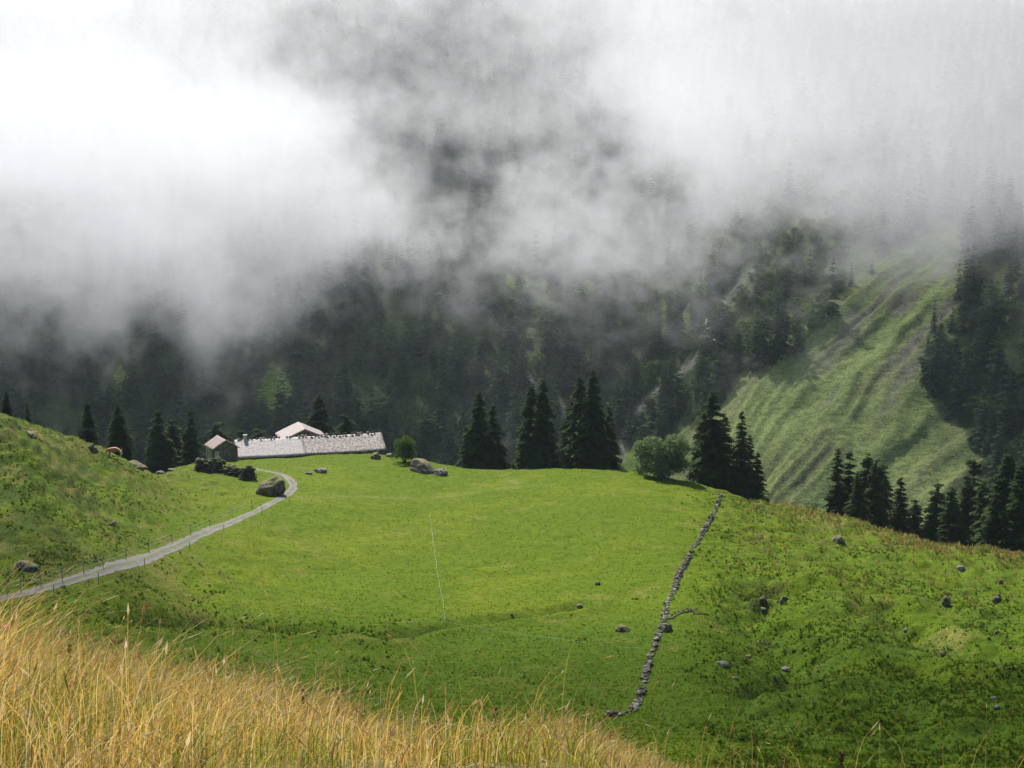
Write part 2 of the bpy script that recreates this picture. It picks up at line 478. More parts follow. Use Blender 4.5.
m, t, p, out = mat_new('meadow_turf')
p.inputs['Roughness'].default_value = 0.9
p.inputs['Specular IOR Level'].default_value = 0.05
a = nd(t, 'ShaderNodeVertexColor', layer_name='tint')
v_ = coords(t)
n1 = noise_node(t, 1.1, 6, 0.7, v_); n2 = noise_node(t, 6.0, 4, 0.7, v_)
c_ = mixc(t, 1.0, a.outputs[0], mixc(t, ramp(t, n1.outputs[0], 0.3, 0.7), (0.7, 0.78, 0.7), (1.25, 1.2, 1.2)), 'MULTIPLY')
c_ = mixc(t, 1.0, c_, mixc(t, ramp(t, n2.outputs[0], 0.3, 0.7), (0.75, 0.8, 0.75), (1.2, 1.2, 1.1)), 'MULTIPLY')
t.links.new(c_, p.inputs['Base Color'])
b_ = nd(t, 'ShaderNodeBump'); b_.inputs['Strength'].default_value = 1.0; b_.inputs['Distance'].default_value = 0.25
t.links.new(n1.outputs[0], b_.inputs['Height']); t.links.new(b_.outputs[0], p.inputs['Normal'])
M_TURF = m

NEAR_Y = np.concatenate([np.linspace(-30, 1.8, 20), np.exp(np.linspace(math.log(2.0), math.log(60), 150)), np.linspace(60.5, 290, 520), np.linspace(292, 345, 20)])
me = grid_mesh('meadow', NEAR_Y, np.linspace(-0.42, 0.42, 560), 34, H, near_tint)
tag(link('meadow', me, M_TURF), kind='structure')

# ---- mountain side
SLOPE = [(628, 560), (640, 470), (690, 425), (720, 398), (735, 376), (770, 362), (800, 346), (830, 318), (835, 300), (860, 268), (905, 240), (965, 225), (962, 285), (948, 322), (930, 350), (922, 385), (950, 410), (965, 432), (985, 462), (992, 600)]
STREAMS = [[(548, 470), (540, 430), (536, 400), (530, 370), (534, 345), (526, 320)],
           [(622, 470), (626, 430), (640, 405), (660, 385), (690, 365), (712, 345), (708, 330), (722, 305), (745, 280), (775, 240), (800, 215), (850, 180)],
           [(566, 470), (575, 440), (560, 400)]]
CLEAR = [[(258, 400), (262, 378), (273, 362), (286, 374), (292, 392), (288, 402), (270, 408)],
         [(510, 288), (511, 277), (545, 277), (546, 288)],
         [(556, 286), (602, 280), (600, 292), (560, 294)],
         [(115, 378), (122, 366), (128, 378), (122, 388)],
         [(600, 500), (604, 464), (618, 454), (636, 448), (655, 500)]]

def far_masks(px, v, X, Y):
    nz = fbm(X / 30, Y / 30, 91, 3) + 0.5
    j = fbm(px / 14.0, v / 14.0, 93, 3) * 26
    slope = inside(px + j * .35, v + j * .35, SLOPE)
    st = np.full(px.shape, 1e9)
    for s in STREAMS:
        st = np.minimum(st, line_dist(px, v, s))
    clear = np.zeros(px.shape, bool)
    for q in CLEAR:
        clear |= inside(px + j * .4, v + j * .4, q)
    return nz, slope, st, clear

def far_tint(V):
    X, Y, Z = V.T
    px, v = to_px(X, Y, Z)
    nz, slope, st, clear = far_masks(px, v, X, Y)
    n2 = fbm(X / 7, Y / 7, 95, 4) + 0.5
    c = np.ones((len(X), 3)) * np.array([0.055, 0.075, 0.028])
    g = np.array([0.225, 0.28, 0.095]) * (0.72 + 0.5 * n2[:, None])
    s_ = (X - Y) * 0.707; a2 = (X + Y) * 0.707
    scar = smooth(fbm(s_ / 6, a2 / 34, 97, 4) + 0.5, 0.56, 0.68)
    heath = smooth(fbm(s_ / 7, a2 / 40, 98, 4) + 0.5, 0.44, 0.62)
    gs = g * (1 - 0.45 * heath[:, None]) + 0.45 * heath[:, None] * np.array([0.16, 0.155, 0.085])
    rock = (scar * smooth(v, 240, 260) * smooth(px, 790, 850) * (1 - smooth(v, 390, 430)))[:, None]
    gs = gs * (1 - 0.75 * rock) + 0.75 * rock * np.array([0.17, 0.155, 0.14])
    c = np.where(slope[:, None], gs, c)
    c = np.where(clear[:, None], np.array([0.16, 0.24, 0.05]) * (0.8 + 0.4 * n2[:, None]), c)
    scr = ((px > 640) & (v < 345) & ~slope)[:, None]
    c = np.where(scr, np.array([0.11, 0.14, 0.05]) * (0.6 + 0.8 * n2[:, None]), c)
    r = ((1 - smooth(st + n2 * 8, 5, 10)) * smooth(nz + 0.5 * n2, 0.60, 0.85))[:, None]
    c = c * (1 - r) + r * np.array([0.23, 0.22, 0.20]) * (0.55 + 0.9 * n2[:, None])
    return c

m, t, p, out = mat_new('mountain_ground')
p.inputs['Roughness'].default_value = 0.95
p.inputs['Specular IOR Level'].default_value = 0.1
a = nd(t, 'ShaderNodeVertexColor', layer_name='tint')
v_ = coords(t, (1, 1, 2.2))
n1 = noise_node(t, 0.35, 8, 0.7, v_); n2 = noise_node(t, 1.4, 4, 0.7, v_)
c_ = mixc(t, 1.0, a.outputs[0], mixc(t, ramp(t, n1.outputs[0], 0.3, 0.7), (0.62, 0.66, 0.62), (1.35, 1.3, 1.3)), 'MULTIPLY')
c_ = mixc(t, 1.0, c_, mixc(t, ramp(t, n2.outputs[0], 0.35, 0.65), (0.7, 0.75, 0.7), (1.25, 1.25, 1.2)), 'MULTIPLY')
t.links.new(c_, p.inputs['Base Color'])
b_ = nd(t, 'ShaderNodeBump'); b_.inputs['Strength'].default_value = 1.0; b_.inputs['Distance'].default_value = 1.2
t.links.new(n1.outputs[0], b_.inputs['Height']); t.links.new(b_.outputs[0], p.inputs['Normal'])
M_MTN = m
def Hfar(X, Y):
    z = H(X, Y)
    return z - 6.0 * (1 - smooth(Y, 300, 345))
me = grid_mesh('mountain', np.concatenate([np.linspace(300, 420, 40), np.linspace(423, 800, 290), np.linspace(803, 1395, 130)]), np.linspace(-0.52, 0.52, 560), 40, Hfar, far_tint)
tag(link('mountain', me, M_MTN), kind='structure')

# ------------------------------------------------------------------ trees
def spruce_mesh(seed, whorls, per, segs, R=0.21, low=0.10, shape=0.85, sparse=0.0):
    """crown of a spruce one metre tall (scaled when placed)"""
    g = np.random.default_rng(seed)
    V = []; T = []
    t_ = np.linspace(low, 0.985, whorls) + g.normal(0, 0.011, whorls)
    lob = g.uniform(0, 6.28, 4)
    base = []
    for t in t_:
        n = max(3, int(per * (1 - 0.45 * t)))
        ang = g.uniform(0, 6.28) + np.arange(n) * 6.2832 / n + g.normal(0, 0.22, n)
        for a in ang:
            if g.random() < sparse: continue
            r = R * (1 - t) ** shape * (0.50 + 0.62 * g.random() ** 0.7) * (1 + 0.13 * math.sin(a * 2 + lob[0] + t * 9) + 0.1 * math.sin(a * 3 + lob[1] - t * 14))
            if t < low + 0.12: r *= 0.75 + 0.25 * (t - low) / 0.12
            base.append((min(0.985, max(low, t + g.normal(0, 0.011))), a, r + 0.008))
    B = np.array(base); t, a, r = B.T; n = len(B)
    s = np.linspace(0.06, 1, segs + 1)[None, :]
    dz = r[:, None] * (0.16 * s - (0.78 - 0.45 * t[:, None]) * s ** 1.5 * g.uniform(0.6, 1.3, (n, 1))) + g.normal(0, 0.004, (n, 1)) * s
    rr = r[:, None] * s
    ca, sa = np.cos(a)[:, None], np.sin(a)[:, None]
    P = np.stack([rr * ca, rr * sa, t[:, None] + dz], -1)         # n, segs+1, 3
    out_ = np.stack([np.cos(a), np.sin(a), np.zeros(n)], -1)[:, None, :]
    side = np.stack([-np.sin(a), np.cos(a), np.zeros(n)], -1)[:, None, :]
    L = (0.44 * r[:, None] * (1 - s[:, :-1] * 0.62) + 0.012) * g.uniform(0.7, 1.25, (n, segs))
    vs = []; 
    for sgn in (-1, 1):
        tip = (P[:, :-1] + P[:, 1:]) / 2 + side * (sgn * L[..., None]) + out_ * (L[..., None] * 0.55) + np.array([0, 0, -1.0]) * (L[..., None] * g.uniform(0.15, 0.75, (n, segs, 1)))
        inner = P[:, :-1] - out_ * (0.012)
        vs.append(np.stack([inner, P[:, 1:] + out_ * 0.01, tip], 2).reshape(-1, 3))
    # hanging twigs under the branch
    hang = (P[:, :-1] + P[:, 1:]) / 2 + np.array([0, 0, -1.0]) * (L[..., None] * 0.8) + side * g.normal(0, 0.3, (n, segs, 1)) * L[..., None]
    vs.append(np.stack([P[:, :-1], P[:, 1:], hang], 2).reshape(-1, 3))
    V = np.concatenate(vs)
    # leader shoot
    top = np.array([[0.004, 0, 0.93], [-0.002, 0.0035, 0.93], [0, 0, 1.0], [-0.002, -0.0035, 0.93], [0.004, 0, 0.93], [0, 0, 1.0]])
    V = np.concatenate([V, top])
    return np_mesh('crown', V, np.arange(len(V)).reshape(-1, 3))

def trunk_mesh(name='trunk', r=0.011, top=0.95, n=7):
    V = []; 
    hs = [0, 0.02, 0.2, 0.5, 0.8, top]; rs = [1.5, 1.05, 0.9, 0.62, 0.3, 0.08]
    for h, q in zip(hs, rs):
        for i in range(n):
            an = 6.2832 * i / n
            V.append((math.cos(an) * r * q, math.sin(an) * r * q, h if h > 0 else -0.04))
    Fc = [(j * n + i, j * n + (i + 1) % n, (j + 1) * n + (i + 1) % n, (j + 1) * n + i) for j in range(len(hs) - 1) for i in range(n)]
    return np_mesh(name, V, Fc, True)

def leafy_mesh(seed, lobes, leaves, size, squash=0.85):
    """rounded broadleaf crown one metre tall and about as wide: leaves on many small clumps"""
    g = np.random.default_rng(seed)
    cs = []
    for i in range(lobes):
        d = g.normal(0, 1, 3); d /= np.linalg.norm(d)
        if i % 3 == 0: d[2] = -abs(d[2]) * 0.9 - 0.3
        rad = 0.30 * g.uniform(0.55, 1.05)
        c = np.array([0, 0, 0.50]) + d * np.array([0.36, 0.36, 0.38]) * g.uniform(0.35, 1.0)
        cs.append((c, rad * 0.62))
    P = []
    per = leaves // lobes
    for c, r in cs:
        d = g.normal(0, 1, (per, 3)); d /= np.linalg.norm(d, axis=1)[:, None]
        d[:, 2] = np.where(g.random(per) < 0.6, np.abs(d[:, 2]), d[:, 2])
        P.append(c + d * r * g.uniform(0.6, 1.08, (per, 1)) * np.array([1, 1, squash]))
    P = np.concatenate(P); P[:, 2] = np.maximum(P[:, 2], 0.03)
    n = len(P)
    u = g.normal(0, 1, (n, 3)); u /= np.linalg.norm(u, axis=1)[:, None]
    w = np.cross(u, g.normal(0, 1, (n, 3))); w /= np.linalg.norm(w, axis=1)[:, None]
    sz = size * g.uniform(0.6, 1.3, (n, 1))
    V = np.stack([P - u * sz, P + w * sz * 0.6, P + u * sz, P - w * sz * 0.6], 1).reshape(-1, 3)
    return np_mesh('crown', V, np.arange(len(V)).reshape(-1, 4))

def stems_mesh(seed):
    g = random.Random(seed); mb = MB()
    for i in range(6):
        a = g.uniform(0, 6.28); l = g.uniform(0.1, 0.25)
        mb.tube((g.uniform(-.03, .03), g.uniform(-.03, .03), -0.06), (math.cos(a) * l, math.sin(a) * l, g.uniform(.4, .7)), 0.018, 0.006, 5)
    me = bpy.data.meshes.new('trunk'); me.from_pydata(mb.v, [], mb.f); me.update(); return me

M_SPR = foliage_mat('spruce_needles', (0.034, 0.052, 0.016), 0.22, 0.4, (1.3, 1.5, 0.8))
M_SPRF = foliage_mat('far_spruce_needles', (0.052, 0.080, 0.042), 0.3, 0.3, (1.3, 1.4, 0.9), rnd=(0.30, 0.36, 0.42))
M_BUSH = foliage_mat('willow_leaves', (0.18, 0.205, 0.125), 0.35, 0.35, (1.3, 1.4, 0.8))
M_BUSHD = foliage_mat('elder_leaves', (0.07, 0.115, 0.03), 0.3, 0.35)
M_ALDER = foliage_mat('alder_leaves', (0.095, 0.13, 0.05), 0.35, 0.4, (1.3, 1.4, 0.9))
M_BARK = plain_mat('spruce_bark', (0.05, 0.04, 0.03), (0.14, 0.12, 0.10), 6, 0.95, (3, 3, 0.6))

NEAR_CROWNS = []
for i in range(9):
    me = spruce_mesh(100 + i, 46, 9, 5, R=(0.20, 0.17, 0.22, 0.24, 0.16, 0.21, 0.19, 0.25, 0.15)[i], low=(0.08, 0.12, 0.05, 0.1, 0.16, 0.06, 0.2, 0.07, 0.09)[i], shape=(0.85, 0.75, 0.7, 0.8, 0.9, 0.65, 0.7, 0.75, 0.85)[i], sparse=(0.05, 0.18, 0.05, 0.08, 0.25, 0.05, 0.2, 0.05, 0.15)[i])
    me.materials.append(M_SPR); NEAR_CROWNS.append(me)
TRUNK = trunk_mesh(); TRUNK.materials.append(M_BARK)
rng = random.Random(7)

def spruce(px, topv, Y, label, kind, width=1.0, group=None, name='spruce', sink=0.3):
    u, w = ray(px, topv)
    X = float(u) * Y; z = float(H(X, Y)); h = float(w) * Y - z + sink
    o = thing(name, label, 'tree', (X, Y, z - sink), rng.uniform(0, 6.28), group)
    o.scale = (h * width * 1.12, h * width * 1.12, h)
    link('trunk', TRUNK, None, o); link('crown', NEAR_CROWNS[kind], None, o)
    return o

RIDGE = [
 (6, 389, 190, 'leftmost dark spruce rising behind the grassy left hill at the picture edge', 0, 1.0),
 (27, 402, 205, 'slim spruce beside the leftmost spruce behind the left hill', 4, 1.05),
 (87, 401, 225, 'narrow dark spruce behind the hill crest, left of the grazing cow', 2, 0.9),
 (118, 404, 232, 'broad dark spruce standing directly behind the grazing cow', 7, 0.95),
 (158, 409, 268, 'hazy spruce behind the ridge midway between cow and small hut', 0, 1.2),
 (172, 418, 285, 'shorter spruce tucked against the spruce midway between cow and hut', 5, 1.1),
 (190, 408, 275, 'slim spruce close behind the left side of the small hut', 1, 1.0),
 (218, 420, 300, 'low spruce just behind the pink roofed hut', 5, 1.1),
 (240, 428, 302, 'low spruce top showing between hut and long barn ridge', 0, 1.1),
 (257, 427, 305, 'small spruce top left of the gabled chalet roof', 2, 1.1),
 (319, 392, 292, 'dense dark spruce right behind the gabled chalet', 7, 0.95),
 (345, 413, 298, 'shorter dark spruce behind the right half of the barn roof', 5, 1.0),
 (479, 390, 262, 'pointed tall spruce, left one of the first pair on the meadow crest', 3, 1.0),
 (493, 404, 266, 'lower spruce leaning into the right side of the first crest pair', 5, 0.95),
 (466, 425, 270, 'small spruce at the left foot of the first crest pair', 8, 1.2),
 (532, 383, 262, 'left spruce of the second pair on the meadow crest', 2, 0.95),
 (543, 378, 259, 'right and taller spruce of the second pair on the meadow crest', 7, 0.8),
 (522, 432, 266, 'small spruce at the left foot of the second crest pair', 0, 1.2),
 (580, 374, 257, 'left spruce of the tall twin pair on the meadow crest', 6, 1.0),
 (593, 369, 254, 'tallest spruce of the tall twin pair on the meadow crest', 7, 0.85),
 (609, 405, 262, 'shorter spruce on the right flank of the tall twin pair', 0, 1.0),
 (571, 400, 266, 'spruce on the left flank of the tall twin pair', 5, 1.0),
 (713, 390, 243, 'tall spruce with open branches right of the round grey-green bush', 6, 1.15),
 (703, 408, 250, 'darker spruce pressed behind the open branched spruce', 3, 0.9),
 (724, 412, 248, 'spruce filling the gap between the open branched and slim spruces', 5, 0.9),
 (742, 410, 240, 'slim pointed spruce near the top end of the stone wall', 8, 1.05),
 (750, 434, 246, 'shorter spruce behind the slim pointed one near the wall', 4, 1.2),
 (758, 452, 236, 'small spruce at the right end of the clump above the stone wall', 8, 1.3),
 (838, 447, 246, 'ragged slim spruce, first of the right valley group', 4, 1.1),
 (850, 449, 250, 'ragged slim spruce, second of the right valley group', 1, 1.0),
 (868, 452, 246, 'broad spruce in the middle of the right valley group', 7, 0.9),
 (882, 462, 250, 'spruce right of the broad middle one in the valley group', 2, 0.95),
 (877, 458, 242, 'dense spruce in front of the valley group, half merged with others', 5, 0.8),
 (901, 476, 236, 'pointed spruce at the right end of the valley group', 8, 1.3),
 (858, 470, 238, 'lower dense spruce filling the foot of the valley group', 3, 0.9),
 (915, 498, 250, 'low spruce in the gap between the two right groups', 5, 1.1),
 (938, 482, 252, 'spruce with a blunt top at the start of the far right group', 5, 1.0),
 (952, 486, 235, 'dark spruce standing in front of the far right group', 2, 1.0),
 (974, 455, 262, 'hazier taller spruce behind the far right group', 1, 1.1),
 (968, 474, 240, 'mid sized spruce within the far right group', 0, 1.0),
 (986, 478, 236, 'dark spruce left of the big right edge spruce', 5, 0.95),
 (1008, 452, 222, 'big dark spruce at the right edge of the picture', 3, 1.1),
 (1022, 462, 216, 'spruce cut by the right edge beside the big one', 7, 0.95),
 (996, 492, 218, 'lower spruce at the foot of the big right edge spruce', 5, 1.0),
 (930, 505, 232, 'small spruce just above the dry crest of the right ridge', 8, 1.3),
]
for px_, tv_, Y_, lb_, k_, w_ in RIDGE:
    spruce(px_, tv_, Y_, lb_, k_, w_)

def bush(px, topv, Y, wpx, label, mat, seed, leaves=7000, name='leafy_bush', squash=0.85, sink=0.3):
    u, w = ray(px, topv)
    X = float(u) * Y; z = float(H(X, Y)) - sink; h = float(w) * Y - z
    o = thing(name, label, 'bush', (X, Y, z), 0.4 * seed)
    wd = wpx / F * Y / 1.0
    o.scale = (wd, wd, h)
    me = leafy_mesh(seed, 26, leaves, 0.02, squash); me.materials.append(mat)
    s = stems_mesh(seed); s.materials.append(M_BARK)
    link('trunk', s, None, o); link('crown', me, None, o)
bush(663, 425, 236, 68, 'large rounded grey-green willow bush on the crest between spruce groups', M_BUSH, 3, 12000, 'willow_bush', 0.85, 1.6)
bush(640, 456, 240, 24, 'small grey-green bush at the left foot of the big willow bush', M_BUSH, 4, 2500, 'willow_bush')
bush(404, 428, 252, 34, 'dense dark green round bush right of the long barn', M_BUSHD, 5, 6000, 'elder_bush', 0.85, 0.8)
bush(767, 486, 232, 16, 'low dark bush at the right foot of the clump above the wall', M_BUSHD, 6, 1800)
bush(815, 500, 226, 24, 'low dark bush left of the ragged slim valley spruces', M_BUSHD, 8, 2000)
bush(985, 541, 186, 16, 'tiny green bush on the right crest under the edge spruces', M_BUSHD, 9, 1500)

# ---- far forest
FARC = []
for i in range(6):
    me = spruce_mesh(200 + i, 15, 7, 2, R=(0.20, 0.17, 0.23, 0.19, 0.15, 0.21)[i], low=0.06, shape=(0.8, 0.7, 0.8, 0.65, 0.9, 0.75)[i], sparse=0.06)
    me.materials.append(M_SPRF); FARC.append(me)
FARB = []
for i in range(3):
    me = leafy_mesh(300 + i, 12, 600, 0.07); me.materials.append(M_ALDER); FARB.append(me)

g = np.random.default_rng(11)
def scatter_far(n, ylo, yhi):
    Yp = np.sqrt(g.uniform(ylo ** 2, yhi ** 2, n)); U = g.uniform(-0.46, 0.46, n)
    X = U * Yp; Z = H(X, Yp); px, v = to_px(X, Yp, Z)
    return X, Yp, Z, px, v
X, Yp, Z, px, v = scatter_far(37000, 290, 1150)
nz, slope, st, clear = far_masks(px, v, X, Yp)
dn = fbm(X / 22, Yp / 22, 61, 3) + 0.5
con = np.full(len(X), 0.235)
mixed = (px > 640) & ~slope
con = np.where(mixed, 0.05 + 0.34 * smooth(dn, 0.5, 0.62), con)
con = np.where(mixed & (px > 940), 0.30, con)
con = np.where((px > 555) & (px < 760) & (v > 330) & ~slope, 0.30, con)
band = line_dist(px, v, [(700, 400), (745, 350), (775, 300), (790, 240), (800, 180)]) < 15
con = np.where(band & ~slope, 0.42, con)
con = np.where((px > 500) & (px < 560) & (v < 345), 0.10, con)
con = np.where(px < 500, con * (0.75 + 0.4 * smooth(dn, 0.35, 0.55)), con)
con = np.where(v < 190, con * 0.8, con)
con = con * (st > 6) * ~slope * ~clear
con = np.where((px > 725) & (px < 860) & (v > 190) & (v < 350), con * 0.22, con)
con = np.where((Yp < 430) & ~((px > 945) & (Yp > 290)), 0, con)
isc = g.random(len(X)) < con
vis = ((v < 560) | (Yp < 430)) & (px > -130) & (px < 1160)
isc &= vis
bro = np.where(mixed & (v < 420), 0.34, 0.015)
bro = np.where(mixed & (px > 930), 0.10, bro)
bro = np.where((px > 500) & (px < 560) & (v < 345), 0.26, bro)
bro = np.where(st < 26, np.maximum(bro, 0.2), bro) * (st > 4) * ~slope * ~clear
bro = np.where(Yp < 430, 0, bro)
isb = (g.random(len(X)) < bro) & ~isc & vis
hs = np.where(isc, 7 + 15 * g.random(len(X)) + 6 * dn, 0)
hs = np.where((px > 640), hs * 0.92, hs)
hb = 4.0 + 5 * g.random(len(X))
# lone spruces on and around the green slope
LONE = [(797, 318, 352), (851, 262, 284), (872, 258, 274), (838, 268, 290), (776, 296, 360), (764, 310, 366), (784, 300, 352), (934, 300, 330), (940, 312, 350), (928, 330, 352), (945, 335, 372), (705, 372, 412), (722, 360, 392), (736, 352, 378)]

def put_trees(mask, hh, protos, name, label_fn, cat, group, nind, wsc):
    idx = np.where(mask)[0]
    inv = idx[(px[idx] > 2) & (px[idx] < 1022) & (v[idx] > 235) & (v[idx] < 500)]
    size = hh[inv] / Yp[inv]
    pick = inv[np.argsort(-size)][:nind]
    rest = np.setdiff1d(idx, pick)
    for i in pick:
        o = thing(name, label_fn(px[i], v[i]), cat, (X[i], Yp[i], Z[i] - 0.5), float(g.uniform(0, 6.28)), group + ' ' + region(px[i]))
        w = float(hh[i] * wsc * g.uniform(0.85, 1.2)); o.scale = (w, w, float(hh[i]))
        link('crown', protos[int(g.integers(len(protos)))], None, o)
    return pick, rest

REG = [(190, 'above the left hill and the cow'), (300, 'above the small hut and chalet'), (450, 'above the barn and dark round bush'), (560, 'above the first two crest spruce pairs'), (650, 'above the tall twin spruces and willow bush'), (800, 'in the gully left of the green slope'), (940, 'along the upper rim of the green slope'), (2000, 'right of the green slope')]
def region(px_):
    return next(t_ for lim, t_ in REG if px_ < lim)
def lab_spruce(px_, v_):
    return 'hazy far spruce among many in the forest ' + region(px_)
def lab_alder(px_, v_):
    return 'pale leafy shrub among many on the mountainside ' + region(px_)
pick, rest = put_trees(isc, hs, FARC, 'distant_spruce', lab_spruce, 'tree', 'spruces in the mountainside forest', 235, 1.2)
pickb, restb = put_trees(isb, hb, FARB, 'distant_shrub', lab_alder, 'shrub', 'leafy shrubs on the mountainside', 120, 1.15)
def at_far(px_, v_, lo=400, hi=900):
    u, w = ray(px_, v_); Ys = np.linspace(lo, hi, 2500)
    d = H(u * Ys, Ys) - w * Ys
    k = int(np.argmax(d > 0)) if (d > 0).any() else int(np.argmin(np.abs(d)))
    return float(u * Ys[k]), float(Ys[k]), float(H(u * Ys[k], Ys[k]))
LONE_LB = ['lone dark spruce standing at the top left of the bright green slope', 'small spruce on the upper rim of the green slope under the cloud']
for i, (a_, b_, c_) in enumerate(LONE):
    x_, y_, z_ = at_far(a_, c_)
    h_ = (c_ - b_) / F * math.hypot(y_, z_) * 1.0
    if i == 0: lb, gr = LONE_LB[0], None
    else: lb, gr = 'one of the dark spruces along the edge of the bright green slope', 'spruces along the edge of the green slope'
    o = thing('slope_spruce', lb, 'tree', (x_, y_, z_ - 0.4), float(i), gr)
    o.scale = (h_ * 1.15, h_ * 1.15, h_ * 1.05)
    link('trunk', TRUNK, None, o); link('crown', FARC[i % 6], None, o)

def stuff_points(name, idx, hh, protos, label, cat, wsc):
    """one object that instances tree crowns on its own points"""
    n = len(idx)
    me = bpy.data.meshes.new(name)
    me.vertices.add(n)
    me.vertices.foreach_set('co', np.stack([X[idx], Yp[idx], Z[idx] - 0.5], -1).astype(np.float32).ravel())
    for nm, typ, arr in (('hgt', 'FLOAT', hh[idx]), ('wid', 'FLOAT', hh[idx] * wsc * g.uniform(0.8, 1.25, n)), ('rot', 'FLOAT', g.uniform(0, 6.28, n)), ('kind_id', 'INT', g.integers(0, len(protos), n))):
        a = me.attributes.new(nm, typ, 'POINT'); a.data.foreach_set('value', arr.astype(np.int32 if typ == 'INT' else np.float32))
    o = link(name, me); tag(o, label, cat, kind='stuff')
    ng = bpy.data.node_groups.new(name + '_scatter', 'GeometryNodeTree')
    ng.interface.new_socket('Geometry', in_out='INPUT', socket_type='NodeSocketGeometry')
    ng.interface.new_socket('Geometry', in_out='OUTPUT', socket_type='NodeSocketGeometry')
    gi = ng.nodes.new('NodeGroupInput'); go = ng.nodes.new('NodeGroupOutput')
    join = ng.nodes.new('GeometryNodeGeometryToInstance')
    srcs = [q for q in bpy.data.objects if q.type == 'MESH']
    for pm in reversed(protos):
        src = next(q for q in srcs if q.data == pm and q.name.startswith('crown'))
        oi = ng.nodes.new('GeometryNodeObjectInfo'); oi.inputs[0].default_value = src
        oi.transform_space = 'ORIGINAL'
        ng.links.new(oi.outputs['Geometry'], join.inputs[0])
    iop = ng.nodes.new('GeometryNodeInstanceOnPoints')
    ng.links.new(gi.outputs[0], iop.inputs['Points']); ng.links.new(join.outputs[0], iop.inputs['Instance'])
    iop.inputs['Pick Instance'].default_value = True
    def attr(nm, typ='FLOAT'):
        q = ng.nodes.new('GeometryNodeInputNamedAttribute'); q.data_type = typ; q.inputs[0].default_value = nm
        return q.outputs[0]
    ng.links.new(attr('kind_id', 'INT'), iop.inputs['Instance Index'])
    cr = ng.nodes.new('ShaderNodeCombineXYZ'); ng.links.new(attr('rot'), cr.inputs[2])
    e2r = ng.nodes.new('FunctionNodeEulerToRotation'); ng.links.new(cr.outputs[0], e2r.inputs[0])
    ng.links.new(e2r.outputs[0], iop.inputs['Rotation'])
    cs = ng.nodes.new('ShaderNodeCombineXYZ'); w_ = attr('wid'); ng.links.new(w_, cs.inputs[0]); ng.links.new(w_, cs.inputs[1]); ng.links.new(attr('hgt'), cs.inputs[2])
    ng.links.new(cs.outputs[0], iop.inputs['Scale'])
    ng.links.new(iop.outputs[0], go.inputs[0])
    md = o.modifiers.new('scatter', 'NODES'); md.node_group = ng
    return o
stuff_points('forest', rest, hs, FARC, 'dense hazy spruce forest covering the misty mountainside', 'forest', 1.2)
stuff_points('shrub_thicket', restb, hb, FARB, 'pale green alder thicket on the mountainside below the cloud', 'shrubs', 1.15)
print('far trees', len(pick), len(rest), 'shrubs', len(pickb), len(restb))

#@@NEAR@@
# ------------------------------------------------------------------ things on the near ground
def gp(px, v, y0=70.0, y1=285.0):
    u, w = ray(px, v)
    Ys = np.linspace(y0, y1, 2200)
    d = H(float(u) * Ys, Ys) - float(w) * Ys
    k = int(np.argmax(d > 0)) if (d > 0).any() else int(np.argmax(d[:-20]))
    return float(u * Ys[k]), float(Ys[k]), float(H(u * Ys[k], Ys[k]))

# gravel track: two worn wheel lines with a grassy strip between them
def resample(P, step):
    P = np.asarray(P, float)
    # smooth the polyline first
    d = np.concatenate([[0], np.cumsum(np.hypot(*np.diff(P, axis=0).T))])
    s = np.arange(0, d[-1], step)
    Q = np.stack([np.interp(s, d, P[:, 0]), np.interp(s, d, P[:, 1])], -1)
    k = max(3, int(6 / step)) | 1
    W = np.ones(k) / k
    E0 = np.pad(Q, ((k // 2, k // 2), (0, 0)), mode='edge')
    return np.stack([np.convolve(E0[:, i], W, 'valid') for i in (0, 1)], -1)

Q = resample(TRACK, 0.4)
T = np.gradient(Q, axis=0); T /= np.linalg.norm(T, axis=1)[:, None]
Nn = np.stack([-T[:, 1], T[:, 0]], -1)
off = np.linspace(-0.8, 0.8, 25)
wob = fbm(np.arange(len(Q)) / 12.0, np.zeros(len(Q)), 5) * 0.25
GX = Q[:, None, 0] + Nn[:, None, 0] * (off[None] + wob[:, None]); GY = Q[:, None, 1] + Nn[:, None, 1] * (off[None] + wob[:, None])
edge = np.abs(off[None]) / 0.8 + fbm(GX / 1.2, GY / 1.2, 15) * 0.7
GZ = np.maximum(H(GX, GY), H(GX, GY)) + np.where(edge > 0.93, -0.08, 0.05) - 0.05 * np.exp(-((np.abs(off[None]) - 0.5) / 0.2) ** 2)
idx = np.arange(GX.size).reshape(GX.shape)
Fc = np.stack([idx[:-1, :-1], idx[1:, :-1], idx[1:, 1:], idx[:-1, 1:]], -1).reshape(-1, 4)
strip = np.exp(-(off[None] / 0.25) ** 4) * smooth(fbm(GX / 2.5, GY / 1.9, 19) + 0.5, 0.25, 0.45)
sl = np.clip(np.maximum(strip * 0.85, smooth(edge, 0.80, 0.95)), 0, 1)[..., None]
tc = np.array([0.195, 0.175, 0.155]) * (0.8 + 0.5 * (fbm(GX / 0.7, GY / 0.7, 23) + 0.5))[..., None] * (1 - sl) + sl * np.array([0.10, 0.13, 0.03])
me = np_mesh('track', np.stack([GX, GY, GZ], -1).reshape(-1, 3), Fc, True, tc.reshape(-1, 3))
m, t, p, out = mat_new('track_gravel'); p.inputs['Roughness'].default_value = 0.95
a = nd(t, 'ShaderNodeVertexColor', layer_name='tint'); n1 = noise_node(t, 7, 5, 0.75, coords(t))
t.links.new(mixc(t, 1.0, a.outputs[0], mixc(t, ramp(t, n1.outputs[0], 0.3, 0.7), (0.7, 0.7, 0.7), (1.25, 1.25, 1.25)), 'MULTIPLY'), p.inputs['Base Color'])
tag(link('gravel_track', me, m), kind='structure')

